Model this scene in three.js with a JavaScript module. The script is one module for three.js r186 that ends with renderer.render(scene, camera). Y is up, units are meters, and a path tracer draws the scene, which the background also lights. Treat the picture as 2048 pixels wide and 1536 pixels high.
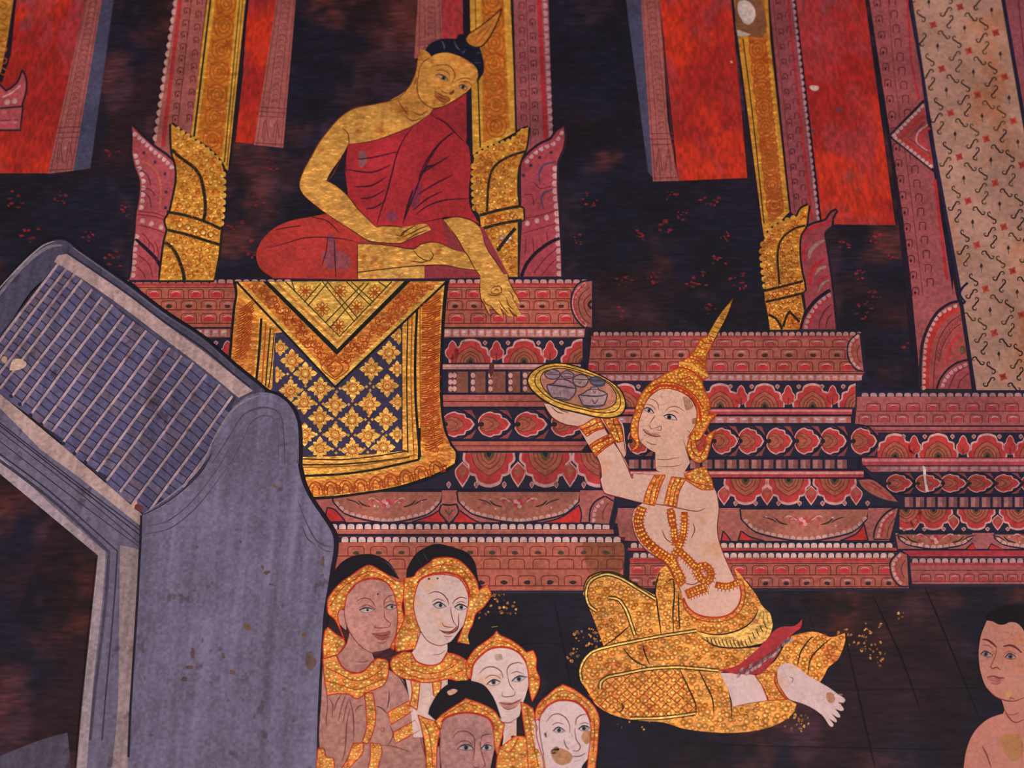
import * as THREE from 'three';
import { RectAreaLightUniformsLib } from 'three/addons/lights/RectAreaLightUniformsLib.js';

// ───────── camera, light, exposure ─────────
const scene = new THREE.Scene();
const renderer = new THREE.WebGLRenderer({ antialias: true });
renderer.toneMapping = THREE.LinearToneMapping;
renderer.toneMappingExposure = 1.12;
renderer.shadowMap.enabled = true;
RectAreaLightUniformsLib.init();

// a visitor stands about 1.1 m from the painted wall and looks up at it
const PITCH = THREE.MathUtils.degToRad(25), FOCAL = 2500, REACH = 1.25, MID = 2.02;
const EYE = new THREE.Vector3(0, MID - REACH * Math.sin(PITCH), REACH * Math.cos(PITCH));
const camera = new THREE.PerspectiveCamera(2 * Math.atan(768 / FOCAL) * 180 / Math.PI, 2048 / 1536, 0.05, 40);
camera.position.copy(EYE);
camera.lookAt(0, MID, 0);
camera.focus = 1.215;
camera.userData.fStop = 3.8;
scene.add(camera);
scene.background = new THREE.Color(0.62, 0.72, 0.95);          // daylight outside the hall's windows

const ROOM = { x: 2.6, z: 4.2, y: 3.5 };
// daylight in the two tall windows of the wall opposite the mural
for (const x of [-1.25, 1.25]) {
  const day = new THREE.RectAreaLight(0xffeee6, 11.0, 1.3, 2.0);
  day.position.set(x, 1.75, ROOM.z - 0.02);
  day.lookAt(x * 0.2, 1.9, 0);
  day.castShadow = true;
  scene.add(day);
}

// ───────── tracing sheet: the mural drawn flat, turned into metres on the wall ─────────
function W(u, v) {
  const c = Math.cos(PITCH), s = Math.sin(PITCH), a = u - 1024, b = 768 - v;
  const dx = a, dy = FOCAL * s + b * c, dz = -FOCAL * c + b * s, t = -EYE.z / dz;
  return [dx * t, EYE.y + dy * t];
}
// a frame of the sheet: origin, scale; reads "x,y x,y!" ('!' marks a corner)
const frame = (ox, oy, s) => (str) => str.trim().split(/\s+/).map((q) => {
  const k = q.endsWith('!'), [x, y] = q.replace('!', '').split(',').map(Number);
  return [ox + x * s, oy + y * s, k ? 1 : 0];
});
const S = frame(0, 0, 1);
const fA = frame(480, 0, .29297), fB = frame(480, 350, .29297), fH = frame(780, 60, .1171875), fL = frame(0, 0, .24414),
  fG = frame(0, 450, .3125), fGb = frame(0, 900, .341797), fC = frame(440, 540, .24414), fT = frame(580, 850, .341797),
  fD1 = frame(1030, 580, .24414), fD2 = frame(1030, 900, .341797), fD3 = frame(1120, 1130, .29297), fD4 = frame(1230, 740, .14323),
  fP = frame(600, 1060, .24414), fQ = frame(800, 1230, .219727), fQ3 = frame(600, 1330, .13409), fR = frame(1230, 0, .3998),
  fR2 = frame(1450, 560, .29228), fR3 = frame(1400, 950, .31641), fM = frame(1848, 1180, .23175), fK1 = frame(240, 230, .234375),
  fK2 = frame(930, 240, .21484), fK3 = frame(1500, 390, .18886), fTz = frame(880, 550, .1953125), fTr = frame(1040, 720, .10742);

let seed = 7;
const rnd = () => { seed = (seed * 1664525 + 1013904223) >>> 0; return seed / 4294967296; };
const rr = (a, b) => a + (b - a) * rnd();

// smooth curve through points, sharp at corners
function curve(pts, closed = false, sub = 5) {
  const n = pts.length, out = [];
  if (n < 3 && !closed) return pts.map((p) => [p[0], p[1]]);
  const at = (i) => closed ? pts[(i + n) % n] : pts[Math.max(0, Math.min(n - 1, i))];
  const segs = closed ? n : n - 1;
  for (let i = 0; i < segs; i++) {
    const p1 = at(i), p2 = at(i + 1);
    let p0 = at(i - 1), p3 = at(i + 2);
    if (p1[2]) p0 = p1;
    if (p2[2]) p3 = p2;
    const d = Math.hypot(p2[0] - p1[0], p2[1] - p1[1]);
    const m = (p1[2] && p2[2]) ? 1 : Math.max(1, Math.min(sub, Math.round(d / 2.5)));
    const d0 = Math.hypot(p1[0] - p0[0], p1[1] - p0[1]), d3 = Math.hypot(p3[0] - p2[0], p3[1] - p2[1]);
    const k1 = d0 > 0 ? Math.min(1, 2 * d / (d + d0)) * .5 : .5, k2 = d3 > 0 ? Math.min(1, 2 * d / (d + d3)) * .5 : .5;
    const t1x = (p2[0] - p0[0]) * k1, t1y = (p2[1] - p0[1]) * k1, t2x = (p3[0] - p1[0]) * k2, t2y = (p3[1] - p1[1]) * k2;
    for (let j = 0; j < m; j++) {
      const t = j / m, a = 2 * t ** 3 - 3 * t * t + 1, b = t ** 3 - 2 * t * t + t, c = -2 * t ** 3 + 3 * t * t, e = t ** 3 - t * t;
      out.push([a * p1[0] + b * t1x + c * p2[0] + e * t2x, a * p1[1] + b * t1y + c * p2[1] + e * t2y]);
    }
  }
  if (!closed) out.push([pts[n - 1][0], pts[n - 1][1]]);
  return out;
}
function inside(poly, x, y) {
  let c = false;
  for (let i = 0, j = poly.length - 1; i < poly.length; j = i++) {
    const [xi, yi] = poly[i], [xj, yj] = poly[j];
    if ((yi > y) !== (yj > y) && x < (xj - xi) * (y - yi) / (yj - yi) + xi) c = !c;
  }
  return c;
}
const box = (poly) => poly.reduce((b, p) => [Math.min(b[0], p[0]), Math.min(b[1], p[1]), Math.max(b[2], p[0]), Math.max(b[3], p[1])], [1e9, 1e9, -1e9, -1e9]);
// a shape's centre: scale/rotate a unit shape onto the sheet
const put = (pts, x, y, sx, sy = sx, rot = 0) => {
  const c = Math.cos(rot), s = Math.sin(rot);
  return pts.map((p) => [x + p[0] * sx * c - p[1] * sy * s, y + p[0] * sx * s + p[1] * sy * c, p[2] || 0]);
};
const ring = (n, f = () => 1, a0 = 0) => Array.from({ length: n }, (_, i) => { const a = a0 + i / n * Math.PI * 2, r = f(a, i); return [Math.cos(a) * r, Math.sin(a) * r]; });
const colCache = {};
const lin = (h) => colCache[h] || (colCache[h] = (() => { const c = new THREE.Color(h); return [c.r, c.g, c.b]; })());
const MM = 0.001;

// ───────── a brush lays coats of paint, gesso or gold leaf that have real thickness ─────────
class Brush {
  constructor(z) { this.z = z; this.p = []; this.n = []; this.c = []; this.i = []; }
  vert(x, y, z, nx, ny, nz, col) { this.p.push(x, y, z * MM); this.n.push(nx, ny, nz); this.c.push(col[0], col[1], col[2]); return this.p.length / 3 - 1; }
  // a flat coat with a rim; pts on the sheet
  fill(pts, color, dz = 0, o = {}) {
    let cv = o.raw ? pts : curve(pts, true, o.sub || 5);
    if (this.clip) for (const [lim, sg] of [[this.clip[0], 1], [this.clip[1], -1]]) {
      const r = [];
      cv.forEach((b, k) => { const a = cv[(k + cv.length - 1) % cv.length], A = (a[0] - lim) * sg, B = (b[0] - lim) * sg; if ((A < 0) !== (B < 0)) r.push([lim, a[1] + (b[1] - a[1]) * A / (A - B)]); if (B >= 0) r.push(b); });
      cv = r;
    }
    let q = cv.map(([u, v]) => W(u, v));
    if (q.length < 3) return this;
    let v2 = q.map((a) => new THREE.Vector2(a[0], a[1]));
    if (THREE.ShapeUtils.area(v2) < 0) { v2.reverse(); q.reverse(); }
    const z1 = this.z + dz, z0 = z1 - (o.th || .09), col = lin(color), n = q.length;
    const top = q.map(([x, y]) => this.vert(x, y, z1, 0, 0, 1, col));
    for (const t of THREE.ShapeUtils.triangulateShape(v2, [])) this.i.push(top[t[0]], top[t[1]], top[t[2]]);
    if (o.rim !== 0) for (let k = 0; k < n; k++) {
      const a = q[k], b = q[(k + 1) % n], l = Math.hypot(b[0] - a[0], b[1] - a[1]) || 1, nx = (b[1] - a[1]) / l, ny = -(b[0] - a[0]) / l;
      const i0 = this.vert(a[0], a[1], z1, nx, ny, 0, col), i1 = this.vert(b[0], b[1], z1, nx, ny, 0, col), i2 = this.vert(b[0], b[1], z0, nx, ny, 0, col), i3 = this.vert(a[0], a[1], z0, nx, ny, 0, col);
      this.i.push(i0, i3, i2, i0, i2, i1);
    }
    return this;
  }
  // a brush stroke: a low ridge of paint; o.taper thins the ends
  line(pts, w, color, dz = .1, o = {}) {
    let cv = o.raw ? pts.slice() : curve(pts, !!o.closed, o.sub || 5);
    if (o.closed) cv = [...cv, cv[0]];
    if (this.clip) {
      const parts = [[]]; for (const p of cv) { if (p[0] >= this.clip[0] && p[0] <= this.clip[1]) parts[parts.length - 1].push(p); else if (parts[parts.length - 1].length) parts.push([]); }
      if (parts.length > 1 || parts[0].length < cv.length) { const k = this.clip; this.clip = null; for (const r of parts) if (r.length > 1) this.line(r, w, color, dz, { ...o, raw: 1, closed: 0 }); this.clip = k; return this; }
    }
    const n = cv.length; if (n < 2) return this;
    const col = lin(color), z = this.z + dz, h = o.h === undefined ? .035 : o.h;
    const closed = !!o.closed;
    let prev = null;
    for (let k = 0; k < n; k++) {
      const a = cv[k === 0 ? (closed ? n - 2 : 0) : k - 1], b = cv[k === n - 1 ? (closed ? 1 : n - 1) : k + 1];
      let tx = b[0] - a[0], ty = b[1] - a[1]; const l = Math.hypot(tx, ty) || 1; tx /= l; ty /= l;
      const f = k / (n - 1), tp = o.taper ? Math.pow(Math.sin(Math.PI * Math.min(1, Math.max(0, .06 + f * .88))), .6) : 1;
      const hw = w * .5 * tp * (o.wob ? 1 + (rnd() - .5) * o.wob : 1), [x, y] = cv[k];
      const L = W(x - ty * hw, y + tx * hw), C = W(x, y), R = W(x + ty * hw, y - tx * hw);
      const row = [this.vert(L[0], L[1], z, -ty * .25, -tx * .25, .94, col), this.vert(C[0], C[1], z + h, 0, 0, 1, col), this.vert(R[0], R[1], z, ty * .25, tx * .25, .94, col)];
      if (prev) this.i.push(prev[0], row[0], row[1], prev[0], row[1], prev[1], prev[1], row[1], row[2], prev[1], row[2], prev[2]);
      prev = row;
    }
    return this;
  }
  // a raised drop of gesso or paint
  dome(u, v, rx, ry, color, dz = .1, o = {}) {
    const n = o.n || 8, h = o.h || .15, col = lin(color), rot = o.rot || 0, z = this.z + dz;
    const C = W(u, v), c = this.vert(C[0], C[1], z + h, 0, 0, 1, col), row = [], row2 = [];
    for (let k = 0; k < n; k++) {
      const a = k / n * Math.PI * 2, x = Math.cos(a) * rx, y = Math.sin(a) * ry, X = x * Math.cos(rot) - y * Math.sin(rot), Y = x * Math.sin(rot) + y * Math.cos(rot);
      const m = W(u + X * .6, v + Y * .6), e = W(u + X, v + Y);
      row2.push(this.vert(m[0], m[1], z + h * .72, Math.cos(a + rot) * .4, -Math.sin(a + rot) * .4, .9, col));
      row.push(this.vert(e[0], e[1], z, Math.cos(a + rot) * .75, -Math.sin(a + rot) * .75, .65, col));
    }
    for (let k = 0; k < n; k++) { const j = (k + 1) % n; this.i.push(c, row2[j], row2[k], row2[k], row2[j], row[j], row2[k], row[j], row[k]); }
    return this;
  }
  build(name, parent, mat, label) {
    const o = parent.userData.origin || [0, 0], g = new THREE.BufferGeometry(), p = new Float32Array(this.p), uv = new Float32Array(this.p.length / 3 * 2);
    for (let k = 0; k < p.length / 3; k++) { uv[2 * k] = p[3 * k]; uv[2 * k + 1] = p[3 * k + 1]; p[3 * k] -= o[0]; p[3 * k + 1] -= o[1]; }
    g.setAttribute('position', new THREE.BufferAttribute(p, 3));
    g.setAttribute('normal', new THREE.BufferAttribute(new Float32Array(this.n), 3));
    g.setAttribute('color', new THREE.BufferAttribute(new Float32Array(this.c), 3));
    g.setAttribute('uv', new THREE.BufferAttribute(uv, 2));
    // every face looks out of the wall
    for (let k = 0; k < this.i.length; k += 3) {
      const [a, b, c] = [this.i[k], this.i[k + 1], this.i[k + 2]];
      const cr = (p[3 * b] - p[3 * a]) * (p[3 * c + 1] - p[3 * a + 1]) - (p[3 * b + 1] - p[3 * a + 1]) * (p[3 * c] - p[3 * a]);
      if (cr < 0 && this.n[3 * a + 2] > .1) { this.i[k + 1] = c; this.i[k + 2] = b; }
    }
    g.setIndex(this.i);
    const m = new THREE.Mesh(g, mat); m.name = name; m.castShadow = m.receiveShadow = true;
    m.userData.origin = o;
    if (/lines|drawing|work$|carving|beads|flecks|folds|lozenges|spray/.test(name)) m.userData.kind = 'stuff';
    if (label) m.userData.label = label;
    parent.add(m);
    return m;
  }
}
const taken = {};
const numbered = (n) => { const k = taken[n] = (taken[n] || 0) + 1; return k === 1 ? n : `${n}_${String(k - 1).padStart(3, '0')}`; };
function thing(name, label, category, [u, v], group) {
  const o = new THREE.Group(), [x, y] = W(u, v);
  o.name = numbered(name); o.position.set(x, y, 0);
  o.userData = { label, category, kind: 'thing', origin: [x, y] };
  if (group) o.userData.group = group;
  scene.add(o);
  return o;
}

// ───────── computed textures: pigment, grain, cracks, leaf ─────────
function noiseTable(n, s) { const a = new Float32Array(n * n); let q = s; for (let i = 0; i < n * n; i++) { q = (q * 1664525 + 1013904223) >>> 0; a[i] = q / 4294967296; } return a; }
function vnoise(tab, n, x, y) {
  const xi = Math.floor(x), yi = Math.floor(y), fx = x - xi, fy = y - yi, sx = fx * fx * (3 - 2 * fx), sy = fy * fy * (3 - 2 * fy);
  const w = (k) => ((k % n) + n) % n, g = (a, b) => tab[w(b) * n + w(a)];
  return (g(xi, yi) * (1 - sx) + g(xi + 1, yi) * sx) * (1 - sy) + (g(xi, yi + 1) * (1 - sx) + g(xi + 1, yi + 1) * sx) * sy;
}
// periodic layered noise on the unit square
function fbm(s) {
  const tabs = {};
  return (u, v, fx, fy, oct = 4, gain = .55) => {
    let a = 0, w = 1, t = 0;
    for (let o = 0; o < oct; o++) {
      const nx = Math.round(fx * 2 ** o), ny = Math.round(fy * 2 ** o), n = Math.max(nx, ny), key = n * 31 + o;
      const tab = tabs[key] || (tabs[key] = noiseTable(n, s + key * 977));
      const X = u * nx, Y = v * ny, xi = Math.floor(X), yi = Math.floor(Y), fx2 = X - xi, fy2 = Y - yi, sx = fx2 * fx2 * (3 - 2 * fx2), sy = fy2 * fy2 * (3 - 2 * fy2);
      const g = (i, j) => tab[(((j % ny) + ny) % ny) * n + (((i % nx) + nx) % nx)];
      a += w * ((g(xi, yi) * (1 - sx) + g(xi + 1, yi) * sx) * (1 - sy) + (g(xi, yi + 1) * (1 - sx) + g(xi + 1, yi + 1) * sx) * sy);
      t += w; w *= gain;
    }
    return a / t;
  };
}
function texture(N, tile, srgb, f, M = N) {
  const d = new Uint8Array(N * M * 4);
  for (let y = 0; y < M; y++) for (let x = 0; x < N; x++) {
    const r = f(x / N, y / M), k = (y * N + x) * 4, c = Array.isArray(r) ? r : [r, r, r];
    for (let j = 0; j < 3; j++) d[k + j] = Math.max(0, Math.min(255, Math.round(c[j] * 255)));
    d[k + 3] = 255;
  }
  const t = new THREE.DataTexture(d, N, M);
  t.wrapS = t.wrapT = THREE.RepeatWrapping; t.magFilter = THREE.LinearFilter; t.minFilter = THREE.LinearMipmapLinearFilter;
  if (srgb) t.colorSpace = THREE.SRGBColorSpace;
  t.repeat.set(1 / tile, 1 / tile); t.needsUpdate = true;
  return t;
}
const clamp = (x, a = 0, b = 1) => Math.min(b, Math.max(a, x)), mix = (a, b, t) => a.map((x, i) => x + (b[i] - x) * t), sm = (a, b, x) => { const t = clamp((x - a) / (b - a)); return t * t * (3 - 2 * t); };
const n1 = fbm(11), n2 = fbm(23), n3 = fbm(47), n4 = fbm(91);
// brushed pigment: uneven coats with a fine canvas grain
const tMottle = texture(1024, .42, true, (u, v) => {
  const a = n1(u, v, 9, 9, 5), b = n2(u, v, 160, 160, 2), w = .5 + .5 * Math.sin(v * Math.PI * 2 * 230 + 3 * n3(u, v, 30, 30, 2));
  const k = .8 + .34 * (a - .5) + .26 * (b - .5) + .05 * (w - .5);
  return [k * 1.02, k, k * (1 + .10 * (n3(u, v, 6, 6, 3) - .45))];
});
const tGrain = texture(1024, .42, false, (u, v) => .5 + .34 * (n2(u, v, 150, 260, 2) - .5) + .05 * Math.sin(v * Math.PI * 2 * 260 + 5 * n3(u, v, 40, 40, 2)) + .4 * (n1(u, v, 22, 22, 3) - .5));
// craquelure of the pale skin paint
function cells(N, s) { const t = noiseTable(N, s), t2 = noiseTable(N, s + 5); return (u, v) => {
  const x = u * N, y = v * N, xi = Math.floor(x), yi = Math.floor(y); let d1 = 9, d2 = 9, id = 0;
  for (let j = -1; j <= 1; j++) for (let i = -1; i <= 1; i++) { const X = ((xi + i) % N + N) % N, Y = ((yi + j) % N + N) % N, k = Y * N + X, dx = xi + i + t[k] - x, dy = yi + j + t2[k] - y, d = Math.hypot(dx, dy); if (d < d1) { d2 = d1; d1 = d; id = t[(k * 7 + 3) % (N * N)]; } else if (d < d2) d2 = d; }
  return [d2 - d1, id];
}; }
const cellBig = cells(58, 5), cellFine = cells(70, 19), cellLeaf = cells(90, 33);
const tSkin = texture(1024, .36, true, (u, v) => {
  const wu = u + .008 * (n1(u, v, 40, 40, 2) - .5), wv = v + .008 * (n2(u, v, 40, 40, 2) - .5);
  const c = cellBig(((wu % 1) + 1) % 1, ((wv % 1) + 1) % 1)[0], m = n3(u, v, 5, 5, 4), crack = (1 - sm(.01, .07, c)) * sm(.4, .62, n4(u, v, 8, 8, 3));
  const stain = sm(.6, .74, n1(u, v, 14, 14, 4)) * .16;
  const k = .9 + .2 * (m - .5) - .17 * crack + .12 * (n2(u, v, 150, 150, 2) - .5);
  return [k, k * (1 - .4 * stain), k * (1 - stain)];
});
// hammered leaf: colour of the laid sheets, and its crinkled relief
const tLeaf = texture(1024, .34, true, (u, v) => {
  const a = n1(u, v, 12, 12, 4), b = n2(u, v, 90, 60, 3), k = .84 + .3 * (a - .5) + .34 * (b - .5), worn = sm(.62, .78, n3(u, v, 26, 26, 4));
  return mix([k, k, k], [k * .85, k * .62, k * .5], worn * .6);
});
const tCrinkle = texture(1024, .34, false, (u, v) => clamp(.5 + .9 * (n3(u, v, 62, 84, 3) - .5) + .3 * (n1(u, v, 14, 14, 2) - .5)));
// the dark ground: black, navy, and worn brown-red showing through
const tDark = texture(1024, .7, true, (u, v) => {
  const a = n1(u, v, 6, 6, 5), b = n2(u, v, 7, 7, 5), c = n3(u, v, 60, 300, 3), d = n4(u, v, 16, 16, 4), e = n1(u, v, 11, 9, 4);
  let k = mix([.115, .065, .09], [.065, .062, .125], sm(.4, .6, a));
  k = mix(k, [.33, .15, .12], sm(.5, .72, b) * .6 * sm(.35, .65, d));
  k = mix(k, [.27, .16, .2], sm(.56, .72, e) * .45);
  const s = 1 + .95 * (c - .5) + .9 * (d - .5);
  return k.map((x) => x * s);
});
const tRed = texture(1024, .42, true, (u, v) => {
  const a = n2(u, v, 7, 7, 5), b = n3(u, v, 12, 8, 4), c = n1(u, v, 160, 60, 3), d = n4(u, v, 9, 5, 4);
  let k = mix([.76, .18, .08], [.62, .12, .1], sm(.35, .65, a));
  k = mix(k, [.62, .2, .24], sm(.5, .7, b) * .7);
  k = mix(k, [.46, .28, .34], sm(.66, .78, d) * .5);
  const s = .86 + .5 * (c - .5);
  return k.map((x) => x * s);
});
const tSlate = texture(1024, .4, true, (u, v) => {
  const a = n1(u, v, 60, 3, 4), b = n2(u, v, 7, 7, 5), c = n3(u, v, 150, 150, 2), d = n4(u, v, 34, 26, 4);
  const k = 1 + .34 * (a - .5) + .3 * (b - .5) + .3 * (c - .5);
  let q = [.86 * k, .85 * k, .87 * k];
  q = mix(q, [.52, .4, .36], sm(.7, .82, d) * .5);
  return q;
});
const tCream = texture(512, .3, true, (u, v) => { const k = .84 + .3 * (n1(u, v, 5, 5, 4) - .5) + .2 * (n2(u, v, 90, 90, 2) - .5), s = sm(.55, .75, n3(u, v, 4, 4, 4)) * .25; return [k, k * (1 - .5 * s), k * (1 - s)]; });

const std = (o) => new THREE.MeshPhysicalMaterial({ vertexColors: true, bumpMap: tGrain, bumpScale: .0003, specularIntensity: .4, ...o });
const M = {
  paint: std({ map: tMottle, roughness: .62 }),
  ink: std({ map: tMottle, roughness: .6, specularIntensity: .25 }),
  skin: std({ map: tSkin, roughness: .6 }),
  gold: std({ color: 0xfff0da, map: tLeaf, bumpMap: tCrinkle, bumpScale: .0012, roughness: .4, metalness: .34, specularIntensity: .8 }),
  red: std({ map: tRed, roughness: .62 }),
  slate: std({ map: tSlate, roughness: .62 }),
  cream: std({ map: tCream, roughness: .65 }),
  dark: std({ map: tDark, roughness: .65, specularIntensity: .25 }),
};

// ───────── the hall ─────────
function slabBox(name, x0, x1, y0, y1, z0, z1, mat) {
  const g = new THREE.BoxGeometry(x1 - x0, y1 - y0, z1 - z0), uv = g.attributes.uv, p = g.attributes.position, n = g.attributes.normal;
  for (let k = 0; k < uv.count; k++) {
    const X = p.getX(k) + (x0 + x1) / 2, Y = p.getY(k) + (y0 + y1) / 2, Z = p.getZ(k) + (z0 + z1) / 2;
    if (Math.abs(n.getZ(k)) > .5) uv.setXY(k, X, Y); else if (Math.abs(n.getX(k)) > .5) uv.setXY(k, Z, Y); else uv.setXY(k, X, Z);
  }
  const m = new THREE.Mesh(g, mat); m.position.set((x0 + x1) / 2, (y0 + y1) / 2, (z0 + z1) / 2); m.name = name; m.castShadow = m.receiveShadow = true;
  return m;
}
const struct = (m, label) => { m.userData.kind = 'structure'; if (label) m.userData.label = label; scene.add(m); return m; };
const plaster = new THREE.MeshStandardMaterial({ color: 0xcfc4b4, map: tCream, roughness: .9 });
const timber = new THREE.MeshStandardMaterial({ color: 0x5a2a1c, map: tMottle, roughness: .6 });
const tile = new THREE.MeshStandardMaterial({ color: 0x8d6a55, map: tMottle, roughness: .55 });
const { x: RX, y: RY, z: RZ } = ROOM;
const wallMat = new THREE.MeshPhysicalMaterial({ map: tDark, bumpMap: tGrain, bumpScale: .0004, roughness: .62, specularIntensity: .3 });
const muralWall = struct(slabBox('wall_back', -RX, RX, 0, RY, -.2, 0, wallMat), 'dark painted ground of the temple mural wall');
muralWall.geometry.translate(0, 0, -.1); muralWall.position.z = 0; muralWall.userData.origin = [0, RY / 2];
struct(slabBox('floor', -RX - .2, RX + .2, -.1, 0, -.2, RZ + .2, tile), 'dull reddish tiled floor of the hall');
struct(slabBox('ceiling', -RX - .2, RX + .2, RY, RY + .12, -.2, RZ + .2, timber), 'dark red timber ceiling of the hall');
struct(slabBox('wall_left', -RX - .2, -RX, 0, RY, -.2, RZ + .2, plaster), 'plain plastered side wall at the left');
struct(slabBox('wall_right', RX, RX + .2, 0, RY, -.2, RZ + .2, plaster), 'plain plastered side wall at the right');
const front = new THREE.Group(); front.name = 'wall_front'; front.userData = { kind: 'structure', label: 'plastered wall with two tall windows opposite the mural' }; scene.add(front);
for (const [x0, x1, y0, y1] of [[-RX, -1.9, 0, RY], [-.6, .6, 0, RY], [1.9, RX, 0, RY], [-1.9, -.6, 0, .75], [-1.9, -.6, 2.75, RY], [.6, 1.9, 0, .75], [.6, 1.9, 2.75, RY]])
  front.add(slabBox('wall_section', x0, x1, y0, y1, RZ, RZ + .2, plaster));
[-1.25, 1.25].forEach((x, k) => {
  const w = new THREE.Group(); w.name = `window_${k + 1}`; w.userData = { kind: 'structure', label: k ? 'tall open window at the right of the far wall' : 'tall open window at the left of the far wall' }; scene.add(w);
  for (const [a, b, c, d] of [[-.65, -.6, .75, 2.75], [.6, .65, .75, 2.75], [-.6, .6, .75, .8], [-.6, .6, 2.7, 2.75]]) w.add(slabBox('window_frame', x + a, x + b, c, d, RZ + .05, RZ + .12, timber));
});

// ───────── colours of the pigments ─────────
const K = {
  stone: '#bd6a56', stoneR: '#a85a58', rose: '#b26a66', navy: '#1d1c38', ink: '#20182c', maroon: '#5c1f24', line: '#7a2a28', blush: '#d8a8a4', pale: '#e2c4bc',
  red: '#cc2f2a', crimson: '#b32a38', lotus: '#c23c3e', core: '#ac5e48', olive: '#3a3326', gold: '#f2c45c', bright: '#ffe08a', orange: '#e08a34', rust: '#c2501e', green: '#2a2c22', brown: '#6a3a22',
};
const white = '#ffffff';
// teeth along a line: rounded scallops that step along a path
function teeth(parent, name, pts, step, w, h, color, z, mat, side = 1, shift = .5) {
  const cv = curve(pts, false, 8); let acc = -step * shift;
  for (let k = 1; k < cv.length; k++) {
    const a = cv[k - 1], b = cv[k], l = Math.hypot(b[0] - a[0], b[1] - a[1]); if (!l) continue;
    const tx = (b[0] - a[0]) / l, ty = (b[1] - a[1]) / l; let p = -acc;
    while (p < l) {
      if (p >= 0) {
        const x = a[0] + tx * p, y = a[1] + ty * p, nx = -ty * side, ny = tx * side;
        const q = [[-w / 2, 0], [-w * .42, h * .7], [0, h], [w * .42, h * .7], [w / 2, 0]].map(([s, t]) => [x + tx * s + nx * t, y + ty * s + ny * t]);
        new Brush(z).fill(q, color, 0, { raw: true }).build(name, parent, mat);
      }
      p += step;
    }
    acc = l - (p - step) ; if (acc < 0) acc = 0;
    acc = l - p + step;
  }
}
// many small strokes or beads spread over a shape
function spread(poly, step, fn, jit = .25, inset = 0) {
  const b = box(poly); let row = 0;
  for (let y = b[1]; y <= b[3]; y += step * .87, row++) for (let x = b[0] + (row % 2) * step / 2; x <= b[2]; x += step) {
    const X = x + rr(-jit, jit) * step, Y = y + rr(-jit, jit) * step;
    if (!inside(poly, X, Y)) continue;
    if (inset && ![[1, 0], [-1, 0], [0, 1], [0, -1]].every(([p, q]) => inside(poly, X + p * inset, Y + q * inset))) continue;
    fn(X, Y, row);
  }
}
// straight strokes clipped to a shape
function hatch(br, poly, ang, gap, w, color, dz, off = 0) {
  const b = box(poly), cx = (b[0] + b[2]) / 2, cy = (b[1] + b[3]) / 2, R = Math.hypot(b[2] - b[0], b[3] - b[1]) / 2, c = Math.cos(ang), s = Math.sin(ang);
  for (let o = -R + off; o <= R; o += gap) {
    let run = [];
    const flush = () => { if (run.length > 1) br.line([run[0], run[run.length - 1]], w, color, dz, { raw: true }); run = []; };
    for (let t = -R; t <= R; t += 2) { const x = cx + c * t - s * o, y = cy + s * t + c * o; if (inside(poly, x, y)) run.push([x, y]); else flush(); }
    flush();
  }
}
const smooth = (pts) => curve(pts, true, 6);
const lerp = (a, b, t) => [a[0] + (b[0] - a[0]) * t, a[1] + (b[1] - a[1]) * t];

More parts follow.
